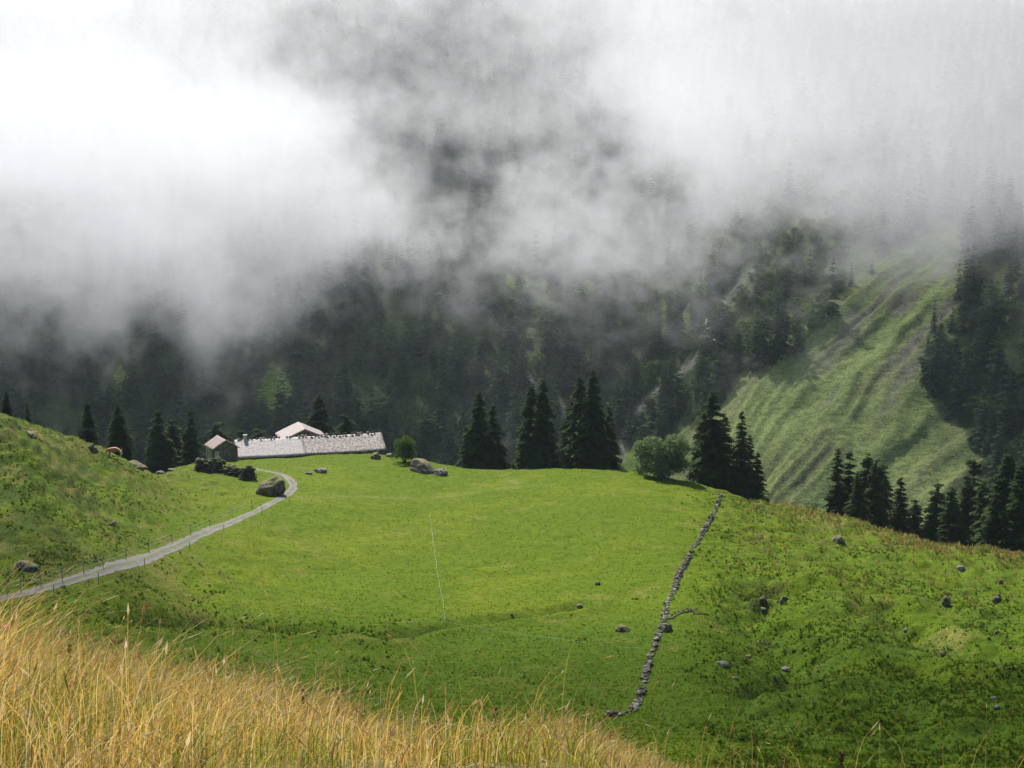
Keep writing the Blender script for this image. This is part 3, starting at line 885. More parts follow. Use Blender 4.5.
# ---- stones
def ico(sub):
    import bmesh
    bm = bmesh.new(); bmesh.ops.create_icosphere(bm, subdivisions=sub, radius=1.0)
    V = np.array([v.co[:] for v in bm.verts]); Fc = np.array([[v.index for v in f.verts] for f in bm.faces]); bm.free()
    return V, Fc
IC1, IF1 = ico(1); IC4, IF4 = ico(4)
m, t, p, out = mat_new('wall_stone'); p.inputs['Roughness'].default_value = 0.95
a = nd(t, 'ShaderNodeVertexColor', layer_name='tint'); n1 = noise_node(t, 5, 5, 0.7, coords(t))
t.links.new(mixc(t, 1.0, a.outputs[0], mixc(t, ramp(t, n1.outputs[0], 0.3, 0.7), (0.6, 0.6, 0.6), (1.3, 1.3, 1.3)), 'MULTIPLY'), p.inputs['Base Color'])
M_WALL = m
M_BOULD = rock_mat('boulder_stone', (0.045, 0.038, 0.03), (0.17, 0.145, 0.115), 0.55, (0.13, 0.125, 0.035), 1.7, (0.30, 0.28, 0.25))
M_GREY = rock_mat('grey_stone', (0.09, 0.08, 0.07), (0.26, 0.24, 0.21), 0.25, (0.12, 0.12, 0.04), 2.2, (0.38, 0.36, 0.33))
gw = np.random.default_rng(5)
def stone_heap(P, step, width, height, size, gaps=None, vary=1.0, dark=1.0):
    R = resample(P, step)
    Tt = np.gradient(R, axis=0); Tt /= np.linalg.norm(Tt, axis=1)[:, None]; Nw = np.stack([-Tt[:, 1], Tt[:, 0]], -1)
    n = len(R)
    hh = height * np.clip(0.75 + 2.6 * vary * fbm(np.arange(n) * step / 3.0, np.zeros(n) + .5, 33, 3), 0.0, 1.5)
    if gaps is not None: hh = hh * gaps(np.linspace(0, 1, n))
    VV = []; FF = []; CC = []; b = 0
    for i in range(n):
        layers = max(1, int(round(max(hh[i], 0.05) / (size * 0.75))))
        for l in range(layers):
            fr = l / max(1, layers)
            k = 3 if l < layers - 1 else 2
            for q in range(k):
                o_ = gw.uniform(-0.5, 0.5) * width * (1 - 0.45 * fr)
                if hh[i] < 0.12 and gw.random() < 0.6: continue
                xy = R[i] + Nw[i] * o_ + Tt[i] * gw.uniform(-step, step) * 0.6
                s = size * gw.uniform(0.45, 1.15) * np.array([gw.uniform(.75, 1.3), gw.uniform(.7, 1.1), gw.uniform(.4, .75)])
                an = gw.uniform(0, 6.28); c_, s_ = math.cos(an), math.sin(an)
                v = IC1 * s * 0.6 * gw.uniform(0.8, 1.15, (len(IC1), 1))
                v = np.stack([v[:, 0] * c_ - v[:, 1] * s_, v[:, 0] * s_ + v[:, 1] * c_, v[:, 2] + v[:, 0] * gw.normal(0, .25)], -1)
                VV.append(v + np.array([xy[0], xy[1], float(l) * size * 0.6])); FF.append(IF1 + b); b += len(v)
                q_ = gw.random(); CC.append(np.array((0.34, 0.31, 0.27) if q_ < 0.22 else (0.19, 0.165, 0.135) if q_ < 0.55 else (0.085, 0.07, 0.055) if q_ < 0.85 else (0.10, 0.12, 0.03)) * gw.uniform(.8, 1.25) * dark)
                if dark < 1 and l >= layers - 1: CC[-1] = np.array((0.12, 0.135, 0.035)) * gw.uniform(.7, 1.2)
    V = np.concatenate(VV)
    cen = V.reshape(-1, len(IC1), 3).mean(1)
    V = V + np.repeat(np.stack([0 * cen[:, 0], 0 * cen[:, 0], H(cen[:, 0], cen[:, 1]) + 0.06], -1), len(IC1), 0)
    return V, np.concatenate(FF), np.repeat(np.array(CC), len(IC1), 0)
def gapf(s):
    return 1 - 0.85 * np.exp(-((s - 0.40) / 0.035) ** 2) - 0.45 * np.exp(-((s - 0.16) / 0.02) ** 2) - 0.35 * (s > 0.93)
V1, F1, C1 = stone_heap(WALL, 0.27, 0.55, 0.46, 0.38, gapf, 1.35)
tag(link('dry_stone_wall', np_mesh('dry_stone_wall', V1, F1, False, C1), M_WALL), 'long tumbledown dry stone wall running down the meadow from the crest to the hollow', 'stone wall')
V1, F1, C1 = stone_heap(SPUR[:4], 0.22, 1.0, 0.22, 0.34, None, 0.2, 0.8)
tag(link('stone_row', np_mesh('stone_row', V1, F1, False, C1), M_WALL), 'short curved row of fallen stones branching right from the dry stone wall', 'stone row')

def boulder(px, v, wp, hp, label, mat=None, name='boulder', depth=1.0, tilt=(0, 0), seed=0, rough=0.34, flat=0.0, sink=0.6, Yr=(70, 285)):
    X, Y, Z = gp(px, v, *Yr)
    D = Y * CP - Z * SP
    k_ = 0.95 if px < 450 else 0.72
    W = wp / F * D * k_; Hh = hp / F * D * k_ * 0.95
    v_ = IC4.copy()
    nf = fbm(v_[:, 0] * 4.7 + seed, v_[:, 1] * 4.1 + v_[:, 2] * 5.3, 90 + seed, 3)
    nn = fbm(v_[:, 0] * 1.3 + seed * 7.1 + v_[:, 2], v_[:, 1] * 1.3 - v_[:, 2] * 1.7 + seed * 3.3, 60 + seed, 4)
    n3 = vnoise(v_[:, 0] * 3.1 + seed, v_[:, 2] * 3.1 + v_[:, 1] * 2, 80 + seed)
    r = 1 + rough * 2.4 * nn + rough * 0.9 * n3
    v_ = v_ * r[:, None]
    for k in range(5):     # cleaved faces
        dd = np.array([math.cos(seed * 1.7 + k * 1.9), math.sin(seed * 2.3 + k * 2.2), 0.5 * math.sin(k * 2.6 + seed)]); dd /= np.linalg.norm(dd)
        dist = v_ @ dd; cut = 0.66 + 0.06 * k
        v_ = v_ - np.clip(dist - cut, 0, None)[:, None] * dd * 0.9
    v_ = v_ * (1 + 0.16 * nf)[:, None]
    if flat: v_[:, 2] = np.minimum(v_[:, 2], 1 - flat)
    v_ = v_ / np.array([np.ptp(v_[:, 0]) / 2, np.ptp(v_[:, 1]) / 2, (v_[:, 2].max() - v_[:, 2].min()) / 2])
    v_ = v_ * np.array([W / 2, W / 2 * depth, Hh * (0.5 + sink / 2)])
    v_[:, 2] += v_[:, 0] * tilt[0] + v_[:, 1] * tilt[1]
    o = link(name, np_mesh(name, v_, IF4, False), mat or M_BOULD, loc=(X, Y, Z + Hh * (0.5 - sink / 2) - 0.02 * Hh))
    tag(o, label, 'rock')
    return o

boulder(271, 494, 33, 19, 'big tilted boulder with mossy top and dark face at the bend of the track', seed=1, tilt=(0.30, 0.1), depth=0.9, rough=0.22)
boulder(424, 472, 30, 14, 'grass capped rock outcrop with dark underside right of the round bush', seed=2, tilt=(-0.28, 0.1), rough=0.25)
boulder(441, 475, 16, 8, 'low dark rock at the right foot of the grass capped outcrop', seed=3, mat=M_GREY)
boulder(321, 473, 15, 6, 'flat grey rock in the pasture below the middle of the barn', M_GREY, seed=4)
boulder(309, 474, 8, 3, 'small pale rock beside the flat grey rock below the barn', M_GREY, seed=5)
boulder(376, 459, 12, 8, 'rounded brownish rock just below the right end of the barn', seed=6)
boulder(390, 456, 9, 3, 'small pale flat stone between the barn end and the round bush', M_GREY, seed=7)
boulder(623, 631, 20, 9, 'dark boulder with a lit top alone in the meadow left of the stone wall', seed=8, rough=0.25)
boulder(598, 585, 9, 6, 'small brown rock in the meadow above the dark lone boulder', seed=9)
boulder(580, 607, 9, 5, 'small dark rock left of the lone boulder in mid meadow', M_GREY, seed=10)
boulder(512, 616, 5, 4, 'tiny rock on the turf ledge in the middle of the meadow', M_GREY, seed=11)
boulder(838, 542, 19, 9, 'dark rock pair lying near the crest of the right ridge', seed=12)
boulder(961, 569, 12, 6, 'pale topped rock high on the right ridge', M_GREY, seed=13)
boulder(946, 605, 12, 13, 'upright brown rock halfway up the right ridge', seed=14)
boulder(998, 602, 14, 13, 'rounded brown rock near the right edge halfway up the ridge', seed=15)
boulder(1001, 584, 9, 8, 'dark narrow rock above the rounded brown rock at the right edge', seed=16)
boulder(997, 634, 8, 6, 'reddish brown rock near the right edge below the rounded one', seed=17)
boulder(994, 699, 9, 4, 'upper of two small pale stones low on the right slope', M_GREY, seed=18)
boulder(997, 708, 10, 4, 'lower of two small pale stones low on the right slope', M_GREY, seed=19)
boulder(763, 602, 10, 9, 'brown rock in the eroded bank left part, right of the stone wall', seed=20)
boulder(784, 602, 13, 9, 'brown rock at the head of the eroded gully on the right slope', seed=21)
boulder(764, 610, 9, 3, 'pale flat stone below the eroded bank on the right slope', M_GREY, seed=22)
boulder(722, 665, 18, 6, 'flat topped grey rock below the curved stone row', M_GREY, seed=23)
boulder(735, 679, 12, 4, 'low brown rock under the flat topped grey rock', seed=24)
boulder(786, 670, 13, 5, 'pale rock in the lower gully on the right slope', M_GREY, seed=25)
boulder(749, 658, 10, 5, 'small reddish rock near the lower gully, right slope', seed=26)
boulder(943, 655, 11, 6, 'dark rock in the ditch running across the right slope', seed=27)
boulder(906, 631, 8, 4, 'small pale rock on the brown ledge of the right slope', M_GREY, seed=28)
boulder(668, 631, 15, 14, 'mossy mound of rock where the curved row meets the wall', seed=29)
boulder(113, 526, 9, 6, 'small dark rock on the left hillside halfway up', seed=30, Yr=(70, 200))
boulder(26, 568, 24, 9, 'long mossy boulder low on the left hillside above the track', seed=31, tilt=(-0.2, 0), Yr=(70, 200))
boulder(30, 436, 18, 6, 'dark rocky ledge near the top of the left hill', seed=32, tilt=(-0.25, 0), Yr=(70, 200))
boulder(93, 452, 13, 10, 'dark stump shaped rock on the hill crest left of the cow', seed=33, Yr=(70, 210))
boulder(137, 458, 24, 7, 'mossy rock ledge on the crest right of the cow', seed=34, tilt=(-0.2, 0), Yr=(70, 215))
boulder(160, 463, 10, 4, 'whitish stone on the crest between the rock ledge and the hut', M_GREY, seed=35, Yr=(70, 225))
boulder(172, 466, 9, 3, 'pale pinkish stone on the crest nearer the hut', M_GREY, seed=36, Yr=(70, 235))
boulder(63, 588, 6, 4, 'small stone beside the lower track on the left', M_GREY, seed=37, Yr=(70, 200))

# ruined terrace walls before the hut
M_RUIN = rock_mat('ruin_stone', (0.03, 0.026, 0.02), (0.12, 0.105, 0.085), 0.6, (0.13, 0.14, 0.035), 2.4, (0.22, 0.20, 0.17))
def ruin(pts, height, width, size, label):
    P = np.array([gp(a, b, 70, 262)[:2] for a, b in pts])
    V1, F1, C1 = stone_heap(P, size * 0.55, width, height, size, None, 0.35, 0.42)
    tag(link('ruined_wall', np_mesh('ruined_wall', V1, F1, False, C1), M_WALL), label, 'ruined wall')
ruin([(193, 470), (203, 470), (214, 471), (223, 473)], 4.2, 2.8, 0.7, 'long dark ruined stone wall with grass on top in front of the small hut')
ruin([(225, 472), (234, 474), (242, 478)], 2.8, 2.0, 0.65, 'shorter ruined stone wall stepping down toward the track bend')
ruin([(241, 479), (248, 479), (255, 481)], 4.4, 2.0, 0.7, 'blocky end of ruined masonry below the left corner of the barn')

# ---- buildings
M_STONEWALL = rock_mat('field_stone_masonry', (0.07, 0.065, 0.055), (0.20, 0.185, 0.165), 0, scale=2.2, spots=(0.32, 0.30, 0.27))
M_WOOD = plain_mat('weathered_wood', (0.10, 0.075, 0.055), (0.24, 0.20, 0.165), 3, 0.85, (6, 6, 0.5))
M_DARKWOOD = plain_mat('dark_wood', (0.035, 0.026, 0.02), (0.09, 0.065, 0.05), 3, 0.85, (6, 6, 0.5))
M_REDDOOR = plain_mat('red_brown_boards', (0.16, 0.05, 0.035), (0.24, 0.09, 0.06), 3, 0.8, (6, 6, 0.5))
M_PLASTER = plain_mat('pale_lime_render', (0.38, 0.36, 0.32), (0.55, 0.53, 0.49), 2, 0.9)
def shingle_mat(name, pale, mid, dark, amount, sx=3.2, sy=2.2):
    m, t, p, out = mat_new(name); p.inputs['Roughness'].default_value = 0.75
    tc = nd(t, 'ShaderNodeTexCoord')
    br = nd(t, 'ShaderNodeTexBrick'); br.offset = 0.5
    mp = nd(t, 'ShaderNodeMapping'); t.links.new(tc.outputs['UV'], mp.inputs[0]); t.links.new(mp.outputs[0], br.inputs['Vector'])
    br.inputs['Scale'].default_value = 1.0; br.inputs['Brick Width'].default_value = 1 / sx * 1.2; br.inputs['Row Height'].default_value = 1 / sy * .7
    br.inputs['Mortar Size'].default_value = 0.02; br.inputs['Bias'].default_value = -0.2
    br.inputs['Color1'].default_value = (*pale, 1); br.inputs['Color2'].default_value = (*mid, 1); br.inputs['Mortar'].default_value = (*dark, 1)
    n = noise_node(t, 1.4, 6, 0.7); t.links.new(mp.outputs[0], n.inputs['Vector'])
    n2 = noise_node(t, 2.1, 4, 0.75); t.links.new(mp.outputs[0], n2.inputs['Vector'])
    c = mixc(t, ramp(t, n2.outputs[0], 0.56 - amount * 0.12, 0.66 - amount * 0.12), br.outputs[0], dark)
    c = mixc(t, ramp(t, n.outputs[0], 0.35, 0.7, 0, 0.5), c, mid)
    t.links.new(c, p.inputs['Base Color'])
    b = nd(t, 'ShaderNodeBump'); b.inputs['Strength'].default_value = 1.0; b.inputs['Distance'].default_value = 0.06
    t.links.new(n2.outputs[0], b.inputs['Height']); t.links.new(b.outputs[0], p.inputs['Normal'])
    return m
M_SH1 = shingle_mat('pale_stone_shingles', (0.47, 0.45, 0.425), (0.36, 0.33, 0.305), (0.20, 0.15, 0.13), 0.45)
M_SH2 = shingle_mat('patched_stone_shingles', (0.50, 0.475, 0.44), (0.34, 0.285, 0.25), (0.12, 0.08, 0.065), 1.0)
M_SH3 = shingle_mat('pinkish_tiles', (0.27, 0.195, 0.175), (0.20, 0.14, 0.125), (0.18, 0.11, 0.10), 0.5)
M_SH4 = shingle_mat('pink_grey_shingles', (0.37, 0.335, 0.315), (0.25, 0.20, 0.185), (0.2, 0.14, 0.13), 0.6)

def roof_slab(W, y0, y1, z0, rise, oh, th, mat, parent, sag=0.0, name='roof', seed=0, dz0=0.0, dz1=0.0):
    """two pitched slabs meeting at the ridge, slightly sagging and uneven"""
    n = max(6, int((y1 - y0) / 0.6)); k = 10
    x1 = W / 2 + oh; slope = rise / (W / 2)
    V = []; UV = []; Fc = []
    for layer in (0, 1):
        for i in range(n + 1):
            y = y0 + (y1 - y0) * i / n
            for j in range(-k, k + 1):
                x = x1 * j / k
                z = z0 + rise - abs(x) * slope + (0 if layer else -th)
                z += -sag * math.sin(math.pi * i / n) + 0.07 * float(vnoise(np.array(y / 1.1 + seed), np.array(x / 1.1), 66)) + 0.05 * float(vnoise(np.array(y / 0.4), np.array(x / 0.4 + seed), 67)) + dz0 + (dz1 - dz0) * i / n
                ex = 0.08 * float(vnoise(np.array(y / 0.5), np.array(3.0 + seed), 68)) if abs(j) == k else 0
                V.append((x + ex, y, z)); UV.append((y, x if x > 0 else x + 0.37))
    m_ = 2 * k + 1; S = (n + 1) * m_
    for i in range(n):
        for j in range(m_ - 1):
            a = i * m_ + j; q = (a, a + 1, a + m_ + 1, a + m_)
            Fc.append((q[3] + 0, q[2], q[1], q[0])); Fc.append(tuple(S + w for w in q))
    for i in range(n):
        a = i * m_; Fc.append((a, a + m_, S + a + m_, S + a)[::-1]); b = a + m_ - 1; Fc.append((b, b + m_, S + b + m_, S + b))
    for j in range(m_ - 1):
        Fc.append((j, j + 1, S + j + 1, S + j)); a = n * m_ + j; Fc.append((a, a + 1, S + a + 1, S + a)[::-1])
    me = np_mesh(name, V, Fc, False, uv=UV)
    me.materials.append(mat)
    import bmesh
    bm = bmesh.new(); bm.from_mesh(me); bmesh.ops.recalc_face_normals(bm, faces=bm.faces); bm.to_mesh(me); bm.free()
    return link(name, me, None, parent)

def gable_walls(W, L, zb, zt, rise, mat, parent, th=0.5):
    """four stone walls with gables, open inside"""
    mb = MB(); h = W / 2
    mb.box(-h, -h + th, 0, L, zb, zt); mb.box(h - th, h, 0, L, zb, zt)
    for y0 in (0, L - th):
        mb.box(-h + th, h - th, y0 + .002, y0 + th - .002, zb, zt - 0.004)
        mb.add([(-h + .01, y0 + .004, zt - .002), (h - .01, y0 + .004, zt - .002), (0, y0 + .004, zt + rise - 0.05), (-h + .01, y0 + th - .004, zt - .002), (h - .01, y0 + th - .004, zt - .002), (0, y0 + th - .004, zt + rise - 0.05)],
               [(0, 1, 2), (5, 4, 3), (0, 3, 4, 1), (1, 4, 5, 2), (2, 5, 3, 0)])
    return mb.build('wall', mat, parent)

def at(px, v, Y):
    u, w = ray(px, v); return np.array([float(u) * Y, Y, float(w) * Y])

# long barn
TH = math.radians(16.5)
eL = at(240, 456.5, 256)
fr = np.array([math.sin(TH), -math.cos(TH)])           # toward the camera
Wb, Lb, rb = 9.4, 27.0, 2.35
org = eL[:2] - fr * (Wb / 2 + 0.3)
barn = thing('long_barn', 'long low stone barn with a pale patched stone-shingle roof at the top of the pasture', 'barn', (org[0], org[1], eL[2]), -(math.pi / 2 - TH))
gable_walls(Wb, Lb, -2.6, -0.1, rb * 0.98, M_STONEWALL, barn)
roof_slab(Wb, -0.5, 12.2, 0.0, rb, 0.35, 0.22, M_SH1, barn, 0.05, seed=1)['label'] = 'smoother whitish left half of the barn roof'
roof_slab(Wb, 12.21, Lb + 0.5, 0.05, rb, 0.36, 0.22, M_SH2, barn, 0.08, seed=2, dz1=0.1)['label'] = 'speckled brown and white right half of the barn roof'
def pebble(name, parent, loc, s, seed, mat):
    gg = np.random.default_rng(seed); v = IC1 * np.array(s) * gg.uniform(0.8, 1.15, (len(IC1), 1))
    return link(name, np_mesh(name, v, IF1), mat, parent, loc=loc)
for i in range(44):
    y = 0.2 + i * 0.6 + rng.uniform(-.15, .15)
    q = 0.0 if y < 12.2 else 0.12 + 0.1 * (y - 12.2) / 15
    if rng.random() < 0.14: continue
    dk = rng.random() < 0.75
    pebble('ridge_stone', barn, (rng.uniform(-.2, .15), y, rb + q + 0.10), (rng.uniform(.16, .28), rng.uniform(.2, .34), rng.uniform(.13, .24)), i, M_DARKWOOD if dk else M_PLASTER)
MB().box(-0.3, 0.3, 1.2, 1.8, rb - 0.6, rb + 0.75).box(-0.38, 0.38, 1.12, 1.88, rb + 0.752, rb + 0.87).build('chimney', M_PLASTER, barn)
MB().box(Wb / 2 + .003, Wb / 2 + 0.07, 3.0, 4.4, -2.0, -0.35).build('door', M_DARKWOOD, barn)
MB().box(Wb / 2 + .003, Wb / 2 + 0.06, 8.0, 8.8, -1.4, -0.6).build('window', M_DARKWOOD, barn)
MB().box(-1.1, 1.1, -0.06, -0.003, -2.4, -0.2).build('door', M_DARKWOOD, barn)

# small hut: gable turned to the front right
def house(name, label, cat, front_left, back, Wg, L, hw, rise, wallm, roofm, oh=0.3):
    d = np.array(back); d = d / np.linalg.norm(d); right = np.array([d[1], -d[0]])
    o = front_left[:2] + right * (Wg / 2)
    rz = math.atan2(-d[0], d[1])
    h = thing(name, label, cat, (o[0], o[1], front_left[2]), rz)
    gable_walls(Wg, L, -hw, 0, rise, wallm, h, 0.4)
    roof_slab(Wg, -0.35, L + 0.35, 0.16, rise, oh, 0.16, roofm, h, 0.03, seed=5)
    return h
hut = house('small_hut', 'small stone hut with pinkish tiled roof left of the long barn', 'hut', at(214, 449, 248), (-2.6, 5.3), 4.3, 5.6, 2.6, 1.35, M_STONEWALL, M_SH3)
MB().box(1.35, 2.0, -0.075, -0.003, -2.0, -0.15).build('door', M_REDDOOR, hut)
MB().box(-2.155, -2.15 - 0.07, 0.3, 1.3, -2.2, -0.15).build('door', M_DARKWOOD, hut)
for y_ in (2.0, 3.4, 5.0):
    MB().box(-2.30, -2.155, y_ - .14, y_ + .14, -2.4, -0.12).build('pillar', M_PLASTER, hut)
MB().box(-2.0, -1.2, -0.06, -0.003, -1.9, -0.5).build('corner_panel', M_PLASTER, hut)
MB().box(0.2, 1.0, -0.5, -0.003, -2.0, -1.75).build('bench', M_WOOD, hut)
ch = house('gabled_chalet', 'gabled chalet with pink-grey shingle roof rising behind the long barn', 'house', at(283.5, 440.5, 272), (-2.7, 9.6), 8.4, 10.0, 4.0, 1.9, M_DARKWOOD, M_SH4, 0.5)
MB().box(-0.5, 0.5, -0.06, -0.003, 0.2, 1.0).build('window', M_WOOD, ch)
for y_ in (-0.36,):
    mb = MB()
    for sgn in (-1, 1):
        x0, z0_, x1, z1_ = sgn * 4.7, -0.02 - 0.1, 0, 1.9 + 0.10
        mb.hexa([(x0, y_ - .08, z0_), (x1, y_ - .08, z1_), (x1, y_ - .01, z1_), (x0, y_ - .01, z0_), (x0, y_ - .08, z0_ + .2), (x1, y_ - .08, z1_ + .2), (x1, y_ - .01, z1_ + .2), (x0, y_ - .01, z0_ + .2)])
    mb.build('bargeboard', M_WOOD, ch)

# ---- fences
M_POST = plain_mat('grey_fence_wood', (0.16, 0.13, 0.10), (0.32, 0.28, 0.24), 5, 0.9, (4, 4, .5))
m, t, p, out = mat_new('galvanised_wire'); p.inputs['Base Color'].default_value = (0.35, 0.35, 0.34, 1); p.inputs['Roughness'].default_value = 0.5; p.inputs['Metallic'].default_value = 0.6; M_WIRE = m
m, t, p, out = mat_new('white_fence_tape'); p.inputs['Base Color'].default_value = (0.7, 0.72, 0.66, 1); p.inputs['Roughness'].default_value = 0.6; M_TAPE = m
def fence(name, label, pts, h, mat, wmat, rw, wires, thick):
    P = [gp(a, b, 85, 262) for a, b in pts]
    c = P[0]; o = thing(name, label, 'fence', c)
    for i, q in enumerate(P):
        lx, ly = rng.uniform(-.06, .06), rng.uniform(-.06, .06)
        MB().tube((q[0] - c[0], q[1] - c[1], q[2] - c[2] - 0.4), (q[0] - c[0] + lx, q[1] - c[1] + ly, q[2] - c[2] + h * rng.uniform(.93, 1.05)), thick, thick * 0.85, 7).build('post', mat, o)
    for wh in wires:
        mb = MB()
        for a, b in zip(P[:-1], P[1:]):
            A = np.array(a) - c; B = np.array(b) - c; n = 6
            for k in range(n):
                s0, s1 = k / n, (k + 1) / n
                p0 = A * (1 - s0) + B * s0; p1 = A * (1 - s1) + B * s1
                p0[2] += wh * h - 0.18 * s0 * (1 - s0) * 4 * .5; p1[2] += wh * h - 0.18 * s1 * (1 - s1) * 4 * .5
                mb.tube(p0, p1, rw, rw, 4)
        mb.build('wire' if wmat is M_WIRE else 'tape', wmat, o)
fence('track_fence', 'thin grey post and wire fence following the uphill side of the gravel track', [(7, 594), (21, 591), (41, 586), (62, 581), (84, 573), (103, 568), (126, 559), (149, 551), (172, 542), (191, 535), (210, 527), (232, 517), (252, 508)], 1.15, M_POST, M_WIRE, 0.008, (0.9, 0.55), 0.045)
fence('track_fence', 'sparse thin posts with a single wire on the downhill side of the track', [(54, 596), (99, 583), (145, 567), (190, 549), (224, 532), (262, 514), (290, 502)], 1.0, M_POST, M_WIRE, 0.006, (0.9,), 0.04)
fence('electric_fence', 'thin white electric fence line coming straight down the middle of the meadow', [(430, 520), (433, 545), (436, 568), (439, 588), (443, 608), (445, 627)], 0.8, M_TAPE, M_TAPE, 0.006, (0.95,), 0.014)
fence('electric_fence', 'thin white electric fence line crossing the lower meadow to the stone wall', [(385, 629), (415, 628), (445, 628), (480, 634), (520, 640), (558, 645), (600, 651), (640, 655)], 0.7, M_TAPE, M_TAPE, 0.006, (0.95,), 0.014)

# ---- white water in the far gully
u_ = [(706, 322), (708, 330), (709, 337), (713, 343), (712, 351)]
P_ = [at_far(a_, b_) for a_, b_ in u_]
V_ = []; 
for i, q in enumerate(P_):
    for sx_ in (-0.9, -0.3, 0.4, 1.0):
        V_.append((q[0] + sx_ * (0.8 + 0.4 * math.sin(i * 2.1)), q[1] - 1.0, q[2] + 1.2 + 0.3 * math.cos(sx_ * 3 + i)))
F_ = [(i * 4 + j, i * 4 + j + 1, i * 4 + j + 5, i * 4 + j + 4) for i in range(len(P_) - 1) for j in range(3)]
tag(link('stream_water', np_mesh('stream_water', V_, F_, True), plain_mat('white_water', (0.30, 0.32, 0.33), (0.55, 0.57, 0.58), 0.8, 0.4)), kind='structure')

# ---- the cow
def cow():
    X, Y, Z = gp(114.5, 457.5, 80, 215); Z += 0.05
    me = bpy.data.meshes.new('cow')
    J = [((0.75, 0, 1.18), .30), ((0.35, 0, 1.12), .36), ((-0.1, 0, 1.08), .37), ((-0.55, 0, 1.15), .33), ((-0.85, 0, 1.12), .21), ((-1.12, 0, .82), .15), ((-1.28, 0, .5), .12), ((-1.42, 0, .22), .12), ((-1.55, 0, .06), .07),
         ((0.80, .2, .82), .17), ((0.88, .21, .5), .08), ((0.84, .21, .02), .06), ((0.80, -.2, .82), .17), ((0.92, -.21, .5), .08), ((0.88, -.21, .02), .06),
         ((-0.60, .18, .78), .14), ((-0.62, .19, .42), .075), ((-0.62, .19, .02), .06), ((-0.60, -.18, .78), .14), ((-0.68, -.19, .42), .075), ((-0.72, -.19, .02), .06)]
    Ed = [(0, 1), (1, 2), (2, 3), (3, 4), (4, 5), (5, 6), (6, 7), (7, 8), (0, 9), (9, 10), (10, 11), (0, 12), (12, 13), (13, 14), (3, 15), (15, 16), (16, 17), (3, 18), (18, 19), (19, 20)]
    me.from_pydata([j[0] for j in J], Ed, []); me.update()
    m, t, p, out = mat_new('cow_hide'); p.inputs['Roughness'].default_value = 0.7
    tc = nd(t, 'ShaderNodeTexCoord'); sx = nd(t, 'ShaderNodeSeparateXYZ'); t.links.new(tc.outputs['Object'], sx.inputs[0])
    n = noise_node(t, 1.6, 2, 0.5); t.links.new(tc.outputs['Object'], n.inputs['Vector'])
    ad = nd(t, 'ShaderNodeMath', operation='MULTIPLY_ADD'); t.links.new(n.outputs[0], ad.inputs[0]); ad.inputs[1].default_value = 0.8; t.links.new(sx.outputs[0], ad.inputs[2])
    c = mixc(t, ramp(t, ad.outputs[0], -0.72, -0.66), (0.75, 0.70, 0.62), (0.42, 0.19, 0.08))
    c = mixc(t, ramp(t, ad.outputs[0], 1.12, 1.17), c, (0.75, 0.70, 0.62))
    t.links.new(c, p.inputs['Base Color'])
    o = link('cow', me, m, loc=(X, Y, Z), rot=(0, 0, math.radians(8)))
    tag(o, 'brown and white cow grazing on the crest of the left hill', 'cow')
    md = o.modifiers.new('skin', 'SKIN'); md.use_smooth_shade = True
    for i, j in enumerate(J): me.skin_vertices[0].data[i].radius = (j[1], j[1])
    me.skin_vertices[0].data[0].use_root = True
    sb = o.modifiers.new('sub', 'SUBSURF'); sb.levels = 1; sb.render_levels = 2
    for s in (-1, 1):
        MB().tube((-1.24, s * .08, .60), (-1.20, s * .26, .66), .03, .01, 5).build('horn', M_PLASTER, o)
        MB().hexa([(-1.22, s * .10, .52), (-1.20, s * .24, .50), (-1.16, s * .24, .50), (-1.18, s * .10, .52), (-1.24, s * .10, .58), (-1.22, s * .22, .55), (-1.18, s * .22, .55), (-1.20, s * .10, .58)]).build('ear', m, o)
    MB().tube((1.0, 0, 1.28), (1.10, 0, .55), .035, .02, 5).tube((1.10, 0, .56), (1.10, 0, .40), .04, .015, 5).build('tail', m, o)
cow()

# ------------------------------------------------------------------ grass and herbs
def tuft_field(n, y0, y1, u0, u1, keep_fn, seed, hmin, hmax, width, blades, color_fn, lean=0.5):
    gg = np.random.default_rng(seed)
    Y = y0 * (y1 / y0) ** gg.random(n)                 # denser near the camera, even in the picture
    U = gg.uniform(u0, u1, n); X = U * Y
    Z = H(X, Y); px, v = to_px(X, Y, Z)
    k = gg.random(n) < keep_fn(X, Y, px, v)
    X, Y, Z, px, v = X[k], Y[k], Z[k], px[k], v[k]; n = len(X)
    hgt = gg.uniform(hmin, hmax, n)
    bx = np.repeat(np.stack([X, Y, Z - 0.03], -1), blades, 0); hh = np.repeat(hgt, blades) * gg.uniform(0.55, 1.1, n * blades)
    an = gg.uniform(0, 6.2832, n * blades); ln = gg.uniform(0.05, lean, n * blades) * hh
    bx[:, 0] += gg.normal(0, 0.35, n * blades) * hh; bx[:, 1] += gg.normal(0, 0.35, n * blades) * hh
    wd = width * gg.uniform(0.6, 1.3, n * blades) * hh
    fa = gg.uniform(0, 3.1416, n * blades)
    d = np.stack([np.cos(fa), np.sin(fa), 0 * fa], -1) * wd[:, None] / 2
    tip = bx + np.stack([np.cos(an) * ln, np.sin(an) * ln, hh], -1)
    V = np.stack([bx - d, bx + d, tip], 1).reshape(-1, 3)
    c = color_fn(X, Y, px, v, gg)
    c = np.repeat(c, blades, 0) * gg.uniform(0.8, 1.2, (n * blades, 1))
    return np_mesh('grass', V, np.arange(len(V)).reshape(-1, 3), False, np.repeat(c, 3, 0))

